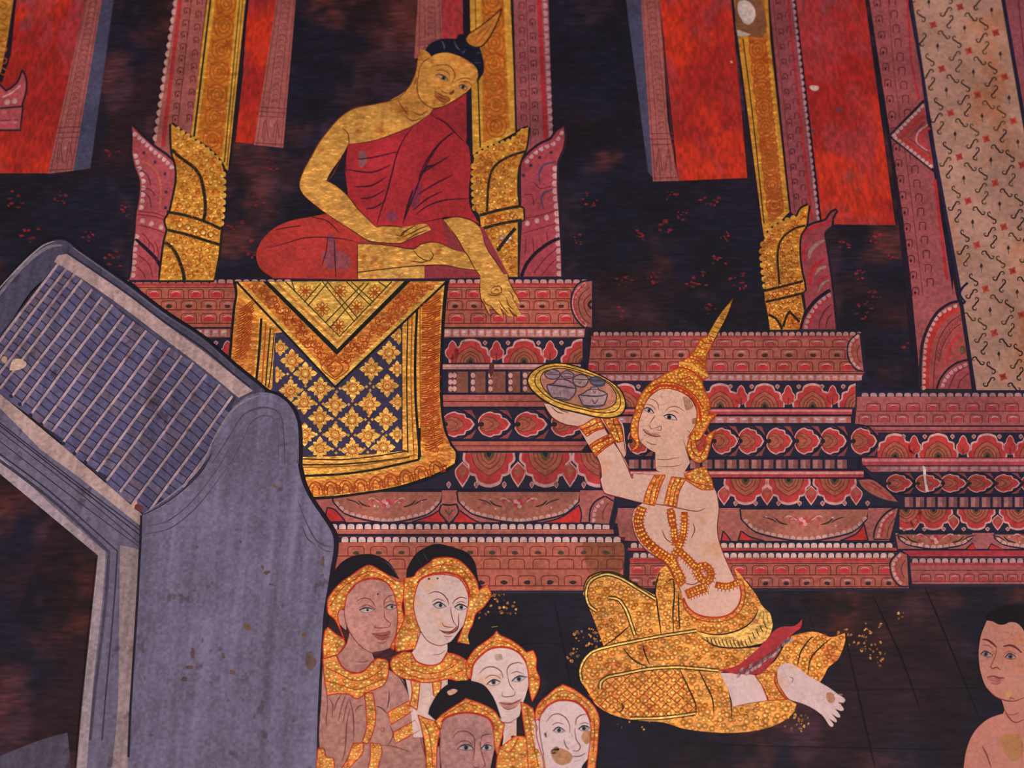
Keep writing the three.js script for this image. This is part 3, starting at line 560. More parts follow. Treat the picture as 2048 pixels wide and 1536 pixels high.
// rose pillar at the right with its chevron ornament
{
  const t = thing('painted_pillar', 'rose pillar with a chevron ornament and fan base beside the cream panel', 'pillar', [1890, 780], colGroup);
  new Brush(.26).fill(S('1705,-70! 1822,-70! 1824,0! 1890,480! 1952,782! 1828,782! 1795,420! 1738,0!'), K.ink).build('outline', t, M.ink, 'black outline');
  const P = new Brush(.31).fill([...fR('1250,-180! 1440,-180! 1462,0! 1526,350! 1592,850! 1690,1470!'), ...fR2('1560,0! 1600,200! 1690,750! 1340,750! 1270,0!'), ...fR('1440,1080! 1272,0!')], '#a05458').build('rose_shaft', t, M.paint);
  const l = new Brush(.37);
  l.line(fR('1455,-100! 1480,300! 1520,500!'), 4, '#b83038', 0); l.line(fR('1600,900! 1660,1400!'), 6, '#b83038', 0); l.line(fR('1360,-100 1400,400 1470,900 1540,1480'), 1.3, '#6a2a34', 0);
  for (const [a, b, n, c] of [[[1748, -40], [1833, 600], 20, '#3a2028'], [[1779, -40], [1862, 580], 22, null]]) meander(l, a, b, n, 5.6, 7, '#5e2430', c);
  l.build('carving', P, M.ink);
  const ch = new Brush(.44); ch.line(fR('1545,505! 1370,680! 1600,860!'), 6, K.ink, 0); ch.fill(fR('1545,530! 1395,685! 1595,845!'), '#a8484c', -.02); ch.line(fR('1545,575! 1425,690! 1585,805!'), 5.5, '#c0342e', .01); ch.line(fR('1552,610! 1465,690! 1575,770!'), 2, '#6a2a34', .01); ch.line(fR('1575,640 1535,670 1530,710 1570,745'), 6, '#c23a44', .01); ch.line(fR('1565,625 1515,665 1510,715 1560,755'), 3, '#d0a0a0', .01);
  const CH = ch.build('chevron', t, M.paint, 'triangular chevron ornament');
  teeth(CH, 'scallop', fR('1540,520! 1385,678!'), 10, 9, 7, '#d0a4a4', .5, M.paint, -1); teeth(CH, 'scallop', fR('1388,690! 1592,852!'), 10, 9, 7, '#d0a4a4', .5, M.paint, -1);
  const fan = fR2('1605,150! 1540,165 1460,220 1400,310 1355,430 1340,580 1340,752! 1690,752! 1650,450');
  const f = new Brush(.44); f.line([...fan, fan[0]], 8, K.ink, -.02); f.fill(fan, '#a8504e');
  f.line(fR2('1600,190 1500,250 1430,350 1385,500 1375,745'), 11, '#c4342e', .02); f.line(fR2('1610,240 1530,300 1460,420 1435,560 1425,745'), 2, '#6a2a34', .02); f.line(fR2('1615,300 1560,340 1490,450 1465,560'), 2, '#6a2a34', .02); f.line(fR2('1615,370 1560,420 1530,490 1520,560'), 6, '#c23438', .02);
  for (let k = 0; k < 12; k++) { const p = lerp(fR2('1600,270')[0], fR2('1450,540')[0], k / 11); f.line(put(ring(6), p[0] - Math.sin(k / 11 * 3.14) * 6, p[1], 3.4, 3.4), 1.1, '#6a2a34', .02, { closed: 1 }); }
  f.dome(...fR2('1625,480')[0].slice(0, 2), 6, 9, '#6a5a3c', .02, { h: .05 });
  const FM = f.build('fan_base', t, M.paint, 'fan shaped base leaf');
  teeth(FM, 'scallop', fR2('1590,165! 1470,225 1400,330 1360,460 1350,740'), 12, 9, 7, '#d0a8a8', .5, M.paint, -1);
  const small = fR2('1690,752! 1665,550! 1590,570 1520,620 1470,690 1450,752!');
  const s = new Brush(.52); s.line([...small, small[0]], 6, K.ink, -.02); s.fill(small, '#a04a52'); for (const p of ['1660,590 1580,640 1530,745', '1665,640 1610,690 1590,745']) s.line(fR2(p), 2.4, '#6a2a34', .02); const SM = s.build('fan_base', t, M.paint);
  teeth(SM, 'scallop', fR2('1655,565! 1560,610 1495,680 1470,745'), 11, 9, 8, '#c8949c', .58, M.paint, -1);
  const tip = new Brush(.5); tip.line(fR2('1660,20! 1610,80 1640,150 1600,170'), 5, K.ink, 0); tip.line(fR2('1655,40 1620,90 1645,140'), 3, '#b49ca0', .03); tip.build('finial_tip', t, M.ink);
}
// cream panel with scrolls
{
  const t = thing('painted_cream_panel', 'cream panel sprinkled with black scrolls and small red flowers at the right edge', 'painted panel', [1990, 780]);
  const shape = S('1800,-70! 1990,-70! 2004,0! 2055,300! 2140,700! 2140,782! 1950,782! 1916,560! 1868,300! 1822,0!'), poly = smooth(shape);
  new Brush(.2).fill(shape, '#b48c7c').build('cream_field', t, M.cream);
  let n = 0;
  for (let i = -3; i < 5; i++) for (let j = -3; j < 12; j++) {
    const x = 1920 + i * -54 + j * 17.5, y = 14 + i * 36 + j * 88;
    const flower = () => { if (!inside(poly, x, y)) return; const b = new Brush(.27); for (let k = 0; k < 4; k++) b.fill(put([[0, 0, 1], [.5, -.5], [1.25, 0, 1], [.5, .5]], x, y, 7.5, 7.5, k * 1.571 + .5), '#b83c34', k * .003); b.dome(x, y, 3, 3, '#7a4a30', .02); b.build('flower', t, M.paint); };
    flower();
    for (const [dx, dy, rot, s] of [[-24, -18, .8, 1], [22, 20, .7, -1], [-20, 30, -1.1, -1], [26, -26, 2.3, 1]]) {
      const X = x + dx, Y = y + dy; if (!inside(poly, X - 9, Y) || !inside(poly, X + 9, Y)) continue;
      new Brush(.26).line(put([[-.55, -.25], [-.85, -.45], [-.95, -.05], [-.6, .15], [-.2, .02], [.25, -.02], [.65, -.2], [.95, .1], [.8, .5], [.5, .3]], X, Y, 13 * s, 13, rot), 3.2, n++ % 3 ? '#2c2226' : '#4c3c22', 0, { taper: 1 }).build('scroll', t, M.ink);
    }
    const X = x + 9, Y = y + 42; if (inside(poly, X, Y)) new Brush(.26).fill(put([[0, -1, 1], [.9, .1], [0, .8], [-.9, .1]], X, Y, 3.6, 6), '#2c2430').line(S(`${X},${Y} ${X + 1},${Y + 13}`), 1.4, '#4a4038', 0).build('bud', t, M.ink);
  }
  const l = new Brush(.3); l.line(S('1806,-70! 1822,0! 1868,300! 1916,560! 1950,782!'), 6, '#262444', 0); l.line(S('1992,-70! 2006,0! 2058,300! 2140,690!'), 8, '#22203a', 0); l.build('border', t, M.ink, 'dark blue border line');
  const r = thing('painted_pillar', 'rose band at the upper right corner beyond the cream panel', 'pillar', [2050, 200]);
  new Brush(.2).fill(S('2000,-70! 2140,-70! 2140,640! 2060,290! 2010,0!'), '#94505c').build('rose_shaft', r, M.paint);
  const q = new Brush(.27); q.line(S('2030,-60 2060,200 2120,520'), 2, '#5e2430', 0); q.build('carving', r, M.ink);
}
// fragment of a column at the left edge
{
  const t = thing('painted_column', 'sliver of gold column with a rose finial at the left edge', 'column', [10, 262], colGroup);
  new Brush(.3).fill(S('-60,-70! 40,-70! 33,0! 22,110! 4,165! -60,165!'), K.ink).build('outline', t, M.ink, 'black outline');
  const G = new Brush(.36).fill(S('-60,-70! 34,-70! 27,0! 15,80! 2,145! -60,150!'), '#d8a044').build('gold_shaft', t, M.gold);
  const o = new Brush(.44); for (let y = -40; y < 140; y += 22) o.line(S(`4,${y} 14,${y + 6} 8,${y + 14} -2,${y + 10}`), 2, '#a5501c', 0); o.build('scrollwork', G, M.ink);
  const f = fL('-200,680! -10,690! 10,710 50,750! 100,720 150,670 185,580! 215,660 210,760 180,860! 185,880! 165,1065! -200,1065!');
  const F = new Brush(.46); F.line([...f, f[0]], 6, K.ink, -.02); F.fill(f, '#b25058'); F.line(fL('20,800 100,760 170,700'), 3, '#c8a0a0', .03); F.line(fL('0,890! 180,875!'), 4, '#3a2030', .03); F.line(fL('0,990 150,985'), 2, '#6a2a34', .03);
  for (const [x, y] of [[30, 920], [110, 1000], [40, 1010]]) { const p = fL(`${x},${y}`)[0]; F.dome(p[0], p[1], 9, 5, '#c86a72', .03, { h: .05 }); }
  for (const [x, y] of [[60, 840], [120, 830]]) { const p = fL(`${x},${y}`)[0]; F.dome(p[0], p[1], 6, 6, '#d0a4a0', .03, { h: .05 }); }
  F.build('rose_finial', t, M.paint, 'rose flame shaped finial');
}

// outlines that several things share
const clothShape = [...fC('105,95! 1875,92! 1852,300 1832,600 1822,900 1832,1150 1852,1290 1900,1420 1955,1500'), ...fT('985,228! 900,285 750,342 600,382 400,412 250,432 100,440!'), ...S('600,930 520,850! 455,770!'), ...fC('68,760 88,500 108,300 125,200')];
const gateShape = [...fG('-300,700! -120,560 60,350 180,220 270,140 340,105 400,98 450,118 490,160! 800,370 1050,560 1300,725 1500,900 1650,1020! 1720,1075 1790,1100 1860,1160 1900,1240 1918,1330 1918,1536'), ...fGb('1745,0 1752,90 1780,200 1830,300 1900,400 1960,500 1962,600 1945,690 1930,800 1905,950 1895,1100 1885,1250 1872,1536 1860,2000! -200,2000!')];
const clothPoly = smooth(clothShape), gatePoly = smooth(gateShape);
const hid = (x, y) => inside(clothPoly, x, y) || inside(gatePoly, x, y) || (x > 660 && x < 960 && y > 1165);

// ───────── stepped throne bases ─────────
const lotusUp = [[-1, 0, 1], [-1.02, -.22], [-.84, -.37, 1], [-.8, -.62], [-.54, -.7, 1], [-.42, -.92], [0, -1.02], [.42, -.92], [.54, -.7, 1], [.8, -.62], [.84, -.37, 1], [1.02, -.22], [1, 0, 1]];
const archUp = [[-1, 0, 1], [-.82, -.5], [-.4, -.82], [0, -1, 1], [.4, -.82], [.82, -.5], [1, 0, 1]];
const lotusSide = [[-.72, .12, 1], [-.8, -.3], [-.55, -.75], [-.1, -.98], [.12, -.86, 1], [.5, -.78], [.58, -.52, 1], [.85, -.4], [1.08, 0, 1], [.85, .4], [.58, .52, 1], [.5, .78], [.12, .86, 1], [-.1, .98], [-.55, .75], [-.8, .3]];
const bud = [[-.2, 0, 1], [-.85, -.18], [-1, -.48], [-.62, -.66, 1], [-.45, -.88], [0, -1.04], [.45, -.88], [.62, -.66, 1], [1, -.48], [.85, -.18], [.2, 0, 1]];
const drop = [[0, -1, 1], [.9, -.35], [.8, .2], [0, 1, 1], [-.8, .2], [-.9, -.35]];

function throne(label, base, profile, stone, bands) {
  const t = thing('throne_base', label, 'throne', base, 'stepped rose throne bases');
  const at = (y, k) => { for (let i = 1; i < profile.length; i++) if (y <= profile[i][0]) { const a = profile[i - 1], b = profile[i], f = (y - a[0]) / (b[0] - a[0] || 1); return a[k] + (b[k] - a[k]) * f; } return profile[profile.length - 1][k]; };
  const out = [...profile.map((p) => [p[2], p[0], 1]), ...profile.slice().reverse().map((p) => [p[1], p[0], 1])];
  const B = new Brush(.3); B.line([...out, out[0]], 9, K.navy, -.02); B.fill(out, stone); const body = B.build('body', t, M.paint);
  let L = null; const lines = new Brush(.42);
  for (const b of bands) {
    const [kind, y0, y1, o = {}] = b, yc = (y0 + y1) / 2, h = y1 - y0, xa = at(yc, 1), xb = at(yc, 2), clip = [at(yc, 1) + 1, at(yc, 2) - 1];
    const brush = (z) => { const q = new Brush(z); q.clip = o.clip || clip; return q; };
    const rect = (c, z, name) => new Brush(z).fill([[at(y0, 1), y0, 1], [at(y0, 2), y0, 1], [at(yc, 2), yc, 1], [at(y1, 2), y1, 1], [at(y1, 1), y1, 1], [at(yc, 1), yc, 1]], c).build(name, t, M.paint);
    const xs = o.xs || []; if (!o.xs && o.step) for (let x = o.from !== undefined ? o.from : xa + o.step / 2; x < xb + (o.over || 0); x += o.step) xs.push(x);
    const see = (x) => x > xa - (o.over || 0) && x < xb + (o.over || 0) && !hid(x, yc);
    if (kind === 'line') lines.line([[at(yc, 1), yc], [at(yc, 2), yc]], h, o.c || K.navy, o.dz || 0);
    if (kind === 'band') { rect(o.c || K.rose, .36, o.name || 'moulding'); if (o.hi) lines.line([[xa, y0 + h * .3], [xb, y0 + h * .3]], h * .34, o.hi, -.02); }
    if (kind === 'teeth') { rect(o.g || K.navy, .36, 'tooth_ground'); for (const x of xs) if (see(x)) brush(.43).fill(put([[-.5, 1, 1], [-.5, -.4], [-.25, -1], [.3, -.95], [.5, -.3], [.5, 1, 1]], x, yc, o.step * rr(.72, .84), h * .46), o.c || K.blush, 0, { sub: 2 }).build('dentil', t, M.paint); }
    if (kind === 'squares') { for (const x of xs) if (see(x)) { const q = brush(.43), w = o.step * rr(.66, .76); q.fill(put([[-.5, -.5, 1], [.5, -.5, 1], [.5, .5, 1], [-.5, .5, 1]], x, yc, w, h * rr(.72, .82)), o.c || K.blush); if (o.hi) q.line([[x - w * .3, yc - h * .12], [x + w * .3, yc - h * .12]], h * .22, o.hi, .03); q.build('dentil', t, M.paint); } }
    if (kind === 'beads') for (const x of xs) if (see(x)) {
      const q = brush(.42), w = o.w || 15, H = h * .42, y = yc + h * .06;
      q.line(put([[-1, 1], [-1, -.55], [-.75, -.95], [.75, -.95], [1, -.55], [1, 1]], x, y, w, H), 1.7, K.line, 0, { sub: 3 });
      if (o.fill) q.fill(put([[-.72, .75, 1], [-.72, -.1], [-.45, -.55], [.45, -.55], [.72, -.1], [.72, .75, 1]], x, y, w, H), o.fill, .02, { sub: 2 });
      if (o.hi) q.line(put([[-.6, -.1], [-.3, -.42], [.35, -.45], [.6, -.1]], x, y, w, H), 2.1, o.hi, .05, { taper: 1 });
      if (o.eye) q.fill(put(ring(8, () => rr(.8, 1.15)), x, y + H * .35, w * .42, H * .42), o.eye, .04, { sub: 2 });
      q.build('bead', t, M.paint);
    }
    if (kind === 'up' || kind === 'down') {
      const s = kind === 'up' ? 1 : -1, yb = kind === 'up' ? y1 - 1 : y0 + 1, hw = o.hw, hh = o.hh || h * .92;
      rect(o.g || K.navy, .36, 'lotus_ground');
      for (const x of xs) if (see(x)) {
        const q = brush(.43), col = o.c || K.lotus;
        q.fill(put(lotusUp, x, yb, hw * 1.05, hh * 1.03 * s), K.blush).fill(put(lotusUp, x, yb, hw * .95, hh * .93 * s), col, .03).fill(put(archUp, x, yb, hw * .74, hh * .72 * s), K.core, .06);
        q.line(put(archUp, x, yb, hw * .72, hh * .70 * s), 1.7, '#7a2c2c', .07).line(put(archUp, x, yb, hw * .5, hh * .5 * s), 1.7, '#7a2c2c', .07).line(put(archUp, x, yb, hw * .34, hh * .36 * s), 1.5, '#5e3a2a', .07);
        q.fill(put(archUp, x, yb, hw * .22, hh * .25 * s), '#5e4a34', .08).fill(put(archUp, x, yb, hw * .1, hh * .14 * s), '#1f1a20', .1);
        q.build('lotus_petal', t, M.paint);
      }
      for (const x of o.buds || []) if (!hid(x, yc)) {
        const q = brush(.43);
        if (kind === 'up') { q.fill(put(bud, x, yb - hh * .12, hw * .37, hh * .82), K.blush).fill(put(bud, x, yb - hh * .13, hw * .31, hh * .76), col2(o), .03).line(S(`${x},${yb} ${x},${yb - hh * .4}`), 1.6, '#3a2a24', .05); }
        else { q.fill(put(drop, x, y0 + h * .6, hw * .34, hh * .4), K.blush).fill(put(drop, x, y0 + h * .59, hw * .28, hh * .33), col2(o), .03).fill(put(drop, x, y0 + h * .52, hw * .17, hh * .2), K.core, .05); }
        q.build('lotus_bud', t, M.paint);
        for (const d of [-1, 1]) { const X = x + d * hw * .56, Y = kind === 'up' ? y0 + h * .17 : y1 - h * .12; if (X > xa && X < xb && !hid(X, Y)) brush(.43).fill(put(drop, X, Y, 5, h * .1), K.blush, 0, { sub: 2 }).fill(put(drop, X, Y, 3.4, h * .07), '#b06a6a', .03, { sub: 2 }).build('lozenge', t, M.paint); }
      }
    }
    if (kind === 'side') {
      rect(o.g || K.navy, .36, 'lotus_ground');
      for (const x of xs) if (see(x)) {
        const q = brush(.43), hw = o.hw, hh = h * .45;
        for (const s of [-1, 1]) q.fill(put([[-.1, -1, 1], [.9, -.98, 1], [1.15, -.35], [.75, -.75]], x, yc, hw, hh * s), '#8e4848', 0);
        q.fill(put(lotusSide, x, yc, hw, hh * .92), K.blush, .02).fill(put(lotusSide, x - hw * .02, yc, hw * .9, hh * .82), o.c || K.lotus, .05).fill(put(lotusSide, x - hw * .18, yc, hw * .66, hh * .6), K.core, .08);
        q.line(put(lotusSide.slice(1), x - hw * .2, yc, hw * .62, hh * .55), 1.5, '#7a2c2c', .09).line(put(lotusSide.slice(1), x - hw * .34, yc, hw * .4, hh * .36), 1.4, '#7a2c2c', .09);
        q.fill(put(ring(8), x - hw * .62, yc, hw * .17, hh * .17), '#241c1c', .11);
        q.build('lotus_petal', t, M.paint);
        brush(.53).line(put([[-.35, -1.1], [.35, -.95], [.9, -.5], [1.25, 0], [.9, .5], [.35, .95], [-.35, 1.1]], x, yc, hw, hh), 3, K.navy, 0).build('outline', t, M.ink);
      }
    }
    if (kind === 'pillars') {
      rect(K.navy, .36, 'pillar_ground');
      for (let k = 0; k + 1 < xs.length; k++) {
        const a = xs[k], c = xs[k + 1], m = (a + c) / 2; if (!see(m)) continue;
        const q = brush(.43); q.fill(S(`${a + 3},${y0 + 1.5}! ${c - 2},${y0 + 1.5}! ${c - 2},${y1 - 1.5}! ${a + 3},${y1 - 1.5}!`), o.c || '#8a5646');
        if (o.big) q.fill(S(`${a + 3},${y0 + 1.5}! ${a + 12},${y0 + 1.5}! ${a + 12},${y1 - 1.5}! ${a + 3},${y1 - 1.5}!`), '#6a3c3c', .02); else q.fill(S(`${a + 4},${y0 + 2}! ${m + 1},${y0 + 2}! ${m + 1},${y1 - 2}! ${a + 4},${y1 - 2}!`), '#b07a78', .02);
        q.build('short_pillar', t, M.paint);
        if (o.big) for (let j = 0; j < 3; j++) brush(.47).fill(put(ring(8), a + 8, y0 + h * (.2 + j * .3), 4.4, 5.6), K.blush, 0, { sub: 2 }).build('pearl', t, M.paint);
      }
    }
    if (kind === 'swag') for (const [a, c, kindS] of o.swags) {
      const m = (a + c) / 2, w = (c - a) / 2, q = new Brush(.43);
      const shape = [[a, y0 + 2, 1], [c, y0 + 2, 1], [c - w * .02, y0 + h * .34, 1], [c - w * .25, y0 + h * .72], [m + w * .3, y1 - h * .06], [m, y1 - 1], [m - w * .3, y1 - h * .06], [a + w * .25, y0 + h * .72], [a + w * .02, y0 + h * .34, 1]];
      q.line([...shape, shape[0]], 4, K.navy, 0); q.fill(shape, '#ad6a58', .01);
      const SW = q.build('swag', t, M.paint);
      teeth(SW, 'scallop', [[a + w * .04, y0 + h * .36, 1], [a + w * .25, y0 + h * .7], [m - w * .3, y1 - h * .1], [m, y1 - h * .04], [m + w * .3, y1 - h * .1], [c - w * .25, y0 + h * .7], [c - w * .04, y0 + h * .36, 1]], 13, 11, 7, '#d0a49c', .47, M.paint, -1);
      const f = new Brush(.48), fy = y0 + h * .4;
      for (let k = 0; k < 5; k++) f.fill(put(ring(6), m + Math.cos(k * 1.257) * 7, fy + Math.sin(k * 1.257) * 6, 4.6, 4), k % 2 ? '#d8a0a0' : '#c0404a', k * .002, { sub: 2 });
      f.dome(m, fy, 3.6, 3.4, '#e0c0b8', .03);
      for (const s of [-1, 1]) { f.line(put([[.2, 0], [.45, -.5], [.7, -.2], [.6, .4]], m, fy, s * 44, 16), 3, '#c2444c', .01, { taper: 1 }); f.line(put([[.55, .5], [.8, .2], [.95, -.4]], m, fy, s * 60, 14), 3.4, '#3a3426', .01, { taper: 1 }); f.line(put([[.3, -.2], [.6, -.9], [.75, -.6]], m, fy, s * 50, 12), 2.4, '#d8b0a8', .01, { taper: 1 }); f.line(put([[.9, .2], [1.1, -.3], [1.35, -.6]], m, fy, s * 60, 14), 2.6, '#3a3040', .01, { taper: 1 }); for (let k = 0; k < 4; k++) f.dome(m + s * rr(18, w * .7), fy + rr(-12, 12), rr(1.8, 3.4), rr(1.6, 2.6), ['#d8b4ac', '#c2444c'][k % 2], .01, { h: .03 }); }
      f.build('flower_spray', SW, M.ink);
    }
    if (kind === 'tri') for (const q of o.list) new Brush(.46).fill(S(q), K.red).line([...S(q), S(q)[0]], 3, K.navy, .01).build('red_corner', t, M.paint, 'bright red corner');
    if (kind === 'leafend') { const q = new Brush(.5), p = S(o.shape); q.line([...p, p[0]], 6, K.navy, -.02); q.fill(p, '#b06458', .01); for (const [l, w, c] of o.lines) q.line(S(l), w, c, .05); const E = q.build('end_leaf', t, M.paint, 'fan leaf at the end of the moulding'); if (o.teeth) teeth(E, 'scallop', S(o.teeth), 11, 9, 7, K.blush, .56, M.paint, o.side || 1); }
  }
  lines.build('joint_lines', t, M.ink);
  return t;
}
const col2 = (o) => o.c || K.lotus;
const seq = (a, b, s) => { const r = []; for (let x = a; x <= b; x += s) r.push(x); return r; };
const warm = { fill: '#c8343c', hi: '#e0b4b0' }, pit = { hi: '#c89a94', eye: '#3c2c28' };

const mainThrone = throne('large rose throne base under the seated figure and the gold cloth', [760, 1183],
  [[560, 240, 1185], [655, 240, 1185], [658, 300, 1172], [677, 330, 1170], [720, 400, 1163], [741, 420, 1160], [815, 470, 1150], [850, 520, 1205], [905, 560, 1160], [940, 590, 1200], [980, 600, 1232], [1046, 640, 1218], [1049, 640, 1226], [1070, 650, 1230], [1074, 660, 1250], [1183, 665, 1247]], K.stone, [
  ['teeth', 559, 567, { step: 16.5, from: 262, c: '#c89c98' }], ['line', 566.5, 571.5, { c: '#c03a40' }], ['line', 574, 576, { c: K.line }],
  ['beads', 576, 597, { xs: [308, 352, 392, 433, 909, 947, 1002, 1044, 1085, 1127], ...warm }], ['line', 596.5, 598.5, { c: K.line }],
  ['beads', 599, 619, { xs: [300, 338, 378, 418, 455, 910, 948, 1044, 1083, 1122], ...pit }], ['line', 619, 621, { c: K.line }],
  ['beads', 624, 646, { xs: [340, 378, 418, 455, 913, 957, 997, 1043, 1086, 1132], ...warm }], ['line', 646, 648, { c: K.line }], ['line', 654.5, 658],
  ['squares', 658, 674, { step: 16.6, from: 381, c: '#d2a6aa', hi: '#e6ccc8' }], ['line', 675, 678.5],
  ['up', 678, 727, { xs: [418, 941, 1048, 1165], hw: 41, hh: 46, buds: [455, 905, 993, 1100] }], ['line', 726, 728.5], ['band', 729, 739, { c: '#c08480', hi: '#dcb0ac' }], ['line', 739, 742],
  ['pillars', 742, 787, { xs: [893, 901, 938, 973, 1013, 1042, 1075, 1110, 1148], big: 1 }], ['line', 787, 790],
  ['band', 790, 814, { c: '#b4645a' }], ['line', 802, 804.5, { c: K.line }], ['line', 813.5, 817],
  ['side', 817, 881, { xs: [912, 984, 1057, 1130], hw: 35, over: 20 }], ['line', 880, 883], ['band', 883, 903, { c: '#b4645a' }], ['line', 891, 893, { c: K.line }], ['line', 902, 905],
  ['down', 905, 979, { xs: [866, 978, 1091, 1196], hw: 49, hh: 66, over: 30, buds: [925, 1036, 1140] }], ['line', 978, 981], ['band', 981, 1046, { c: '#b86a60', name: 'frieze' }],
  ['tri', 0, 0, { list: ['648,1044! 655,1015! 670,1020 692,1044!', '824,1044! 860,1032 880,1020! 888,1032 892,1046!', '905,1046! 918,1020! 940,1036 962,1047!', '1075,1047! 1120,1036 1158,1010! 1163,1030 1160,1047!'] }],
  ['swag', 981, 1046, { swags: [[664, 884], [914, 1160]] }],
  ['leafend', 990, 1046, { shape: '1210,994! 1228,1004! 1218,1048! 1180,1046! 1182,1020 1192,1004', lines: [['1216,1006 1206,1024 1206,1040', 3, '#8a4440']], teeth: '1206,999! 1188,1018 1184,1042', side: -1 }],
  ['leafend', 1000, 1046, { shape: '884,1010! 898,1012 912,1010! 916,1024 908,1036 898,1046! 889,1036 880,1024', lines: [['898,1014 898,1040', 2, '#8a4440'], ['891,1020 898,1030 905,1020', 2, '#5a3a2c']] }],
  ['line', 1044.5, 1048.5], ['teeth', 1048, 1059, { step: 17, from: 668, c: K.pale }], ['line', 1068, 1073.5], ['teeth', 1074, 1085, { step: 17, from: 690, c: K.pale }],
  ['beads', 1090, 1112, { xs: seq(712, 1240, 45.5), w: 16 , eye: '#4a4234' }], ['line', 1111.5, 1113.5, { c: K.line }], ['beads', 1115, 1138, { xs: [794, ...seq(984, 1240, 49)], w: 16 }], ['line', 1137, 1139, { c: K.line }], ['beads', 1148, 1172, { xs: seq(962, 1240, 46), w: 17, eye: '#2a2428' }], ['line', 1171, 1173, { c: K.line }],
  ['leafend', 566, 655, { shape: '1184,562! 1184,655! 1166,652 1150,632 1143,608 1148,582 1162,566', lines: [['1180,575 1162,590 1157,610 1164,634 1180,648', 2.2, '#7a2c2c'], ['1182,588 1170,600 1168,612 1174,628 1182,636', 2, '#7a2c2c'], ['1170,568 1152,588 1148,610 1156,634 1170,650', 5, '#c03c40'], ['1183,602 1177,610 1183,618', 5, '#2a2220']], teeth: '1170,564! 1150,584 1144,610 1152,634 1168,652', side: -1 }],
  ['leafend', 566, 640, { shape: '232,568! 262,568 280,584 287,604 284,624! 262,612! 240,592!', lines: [['246,572 266,584 276,606', 4, '#c03c40'], ['240,578 256,590 266,608', 2, '#7a2c2c']], teeth: '258,570! 276,584 284,606', side: 1 }],
]);

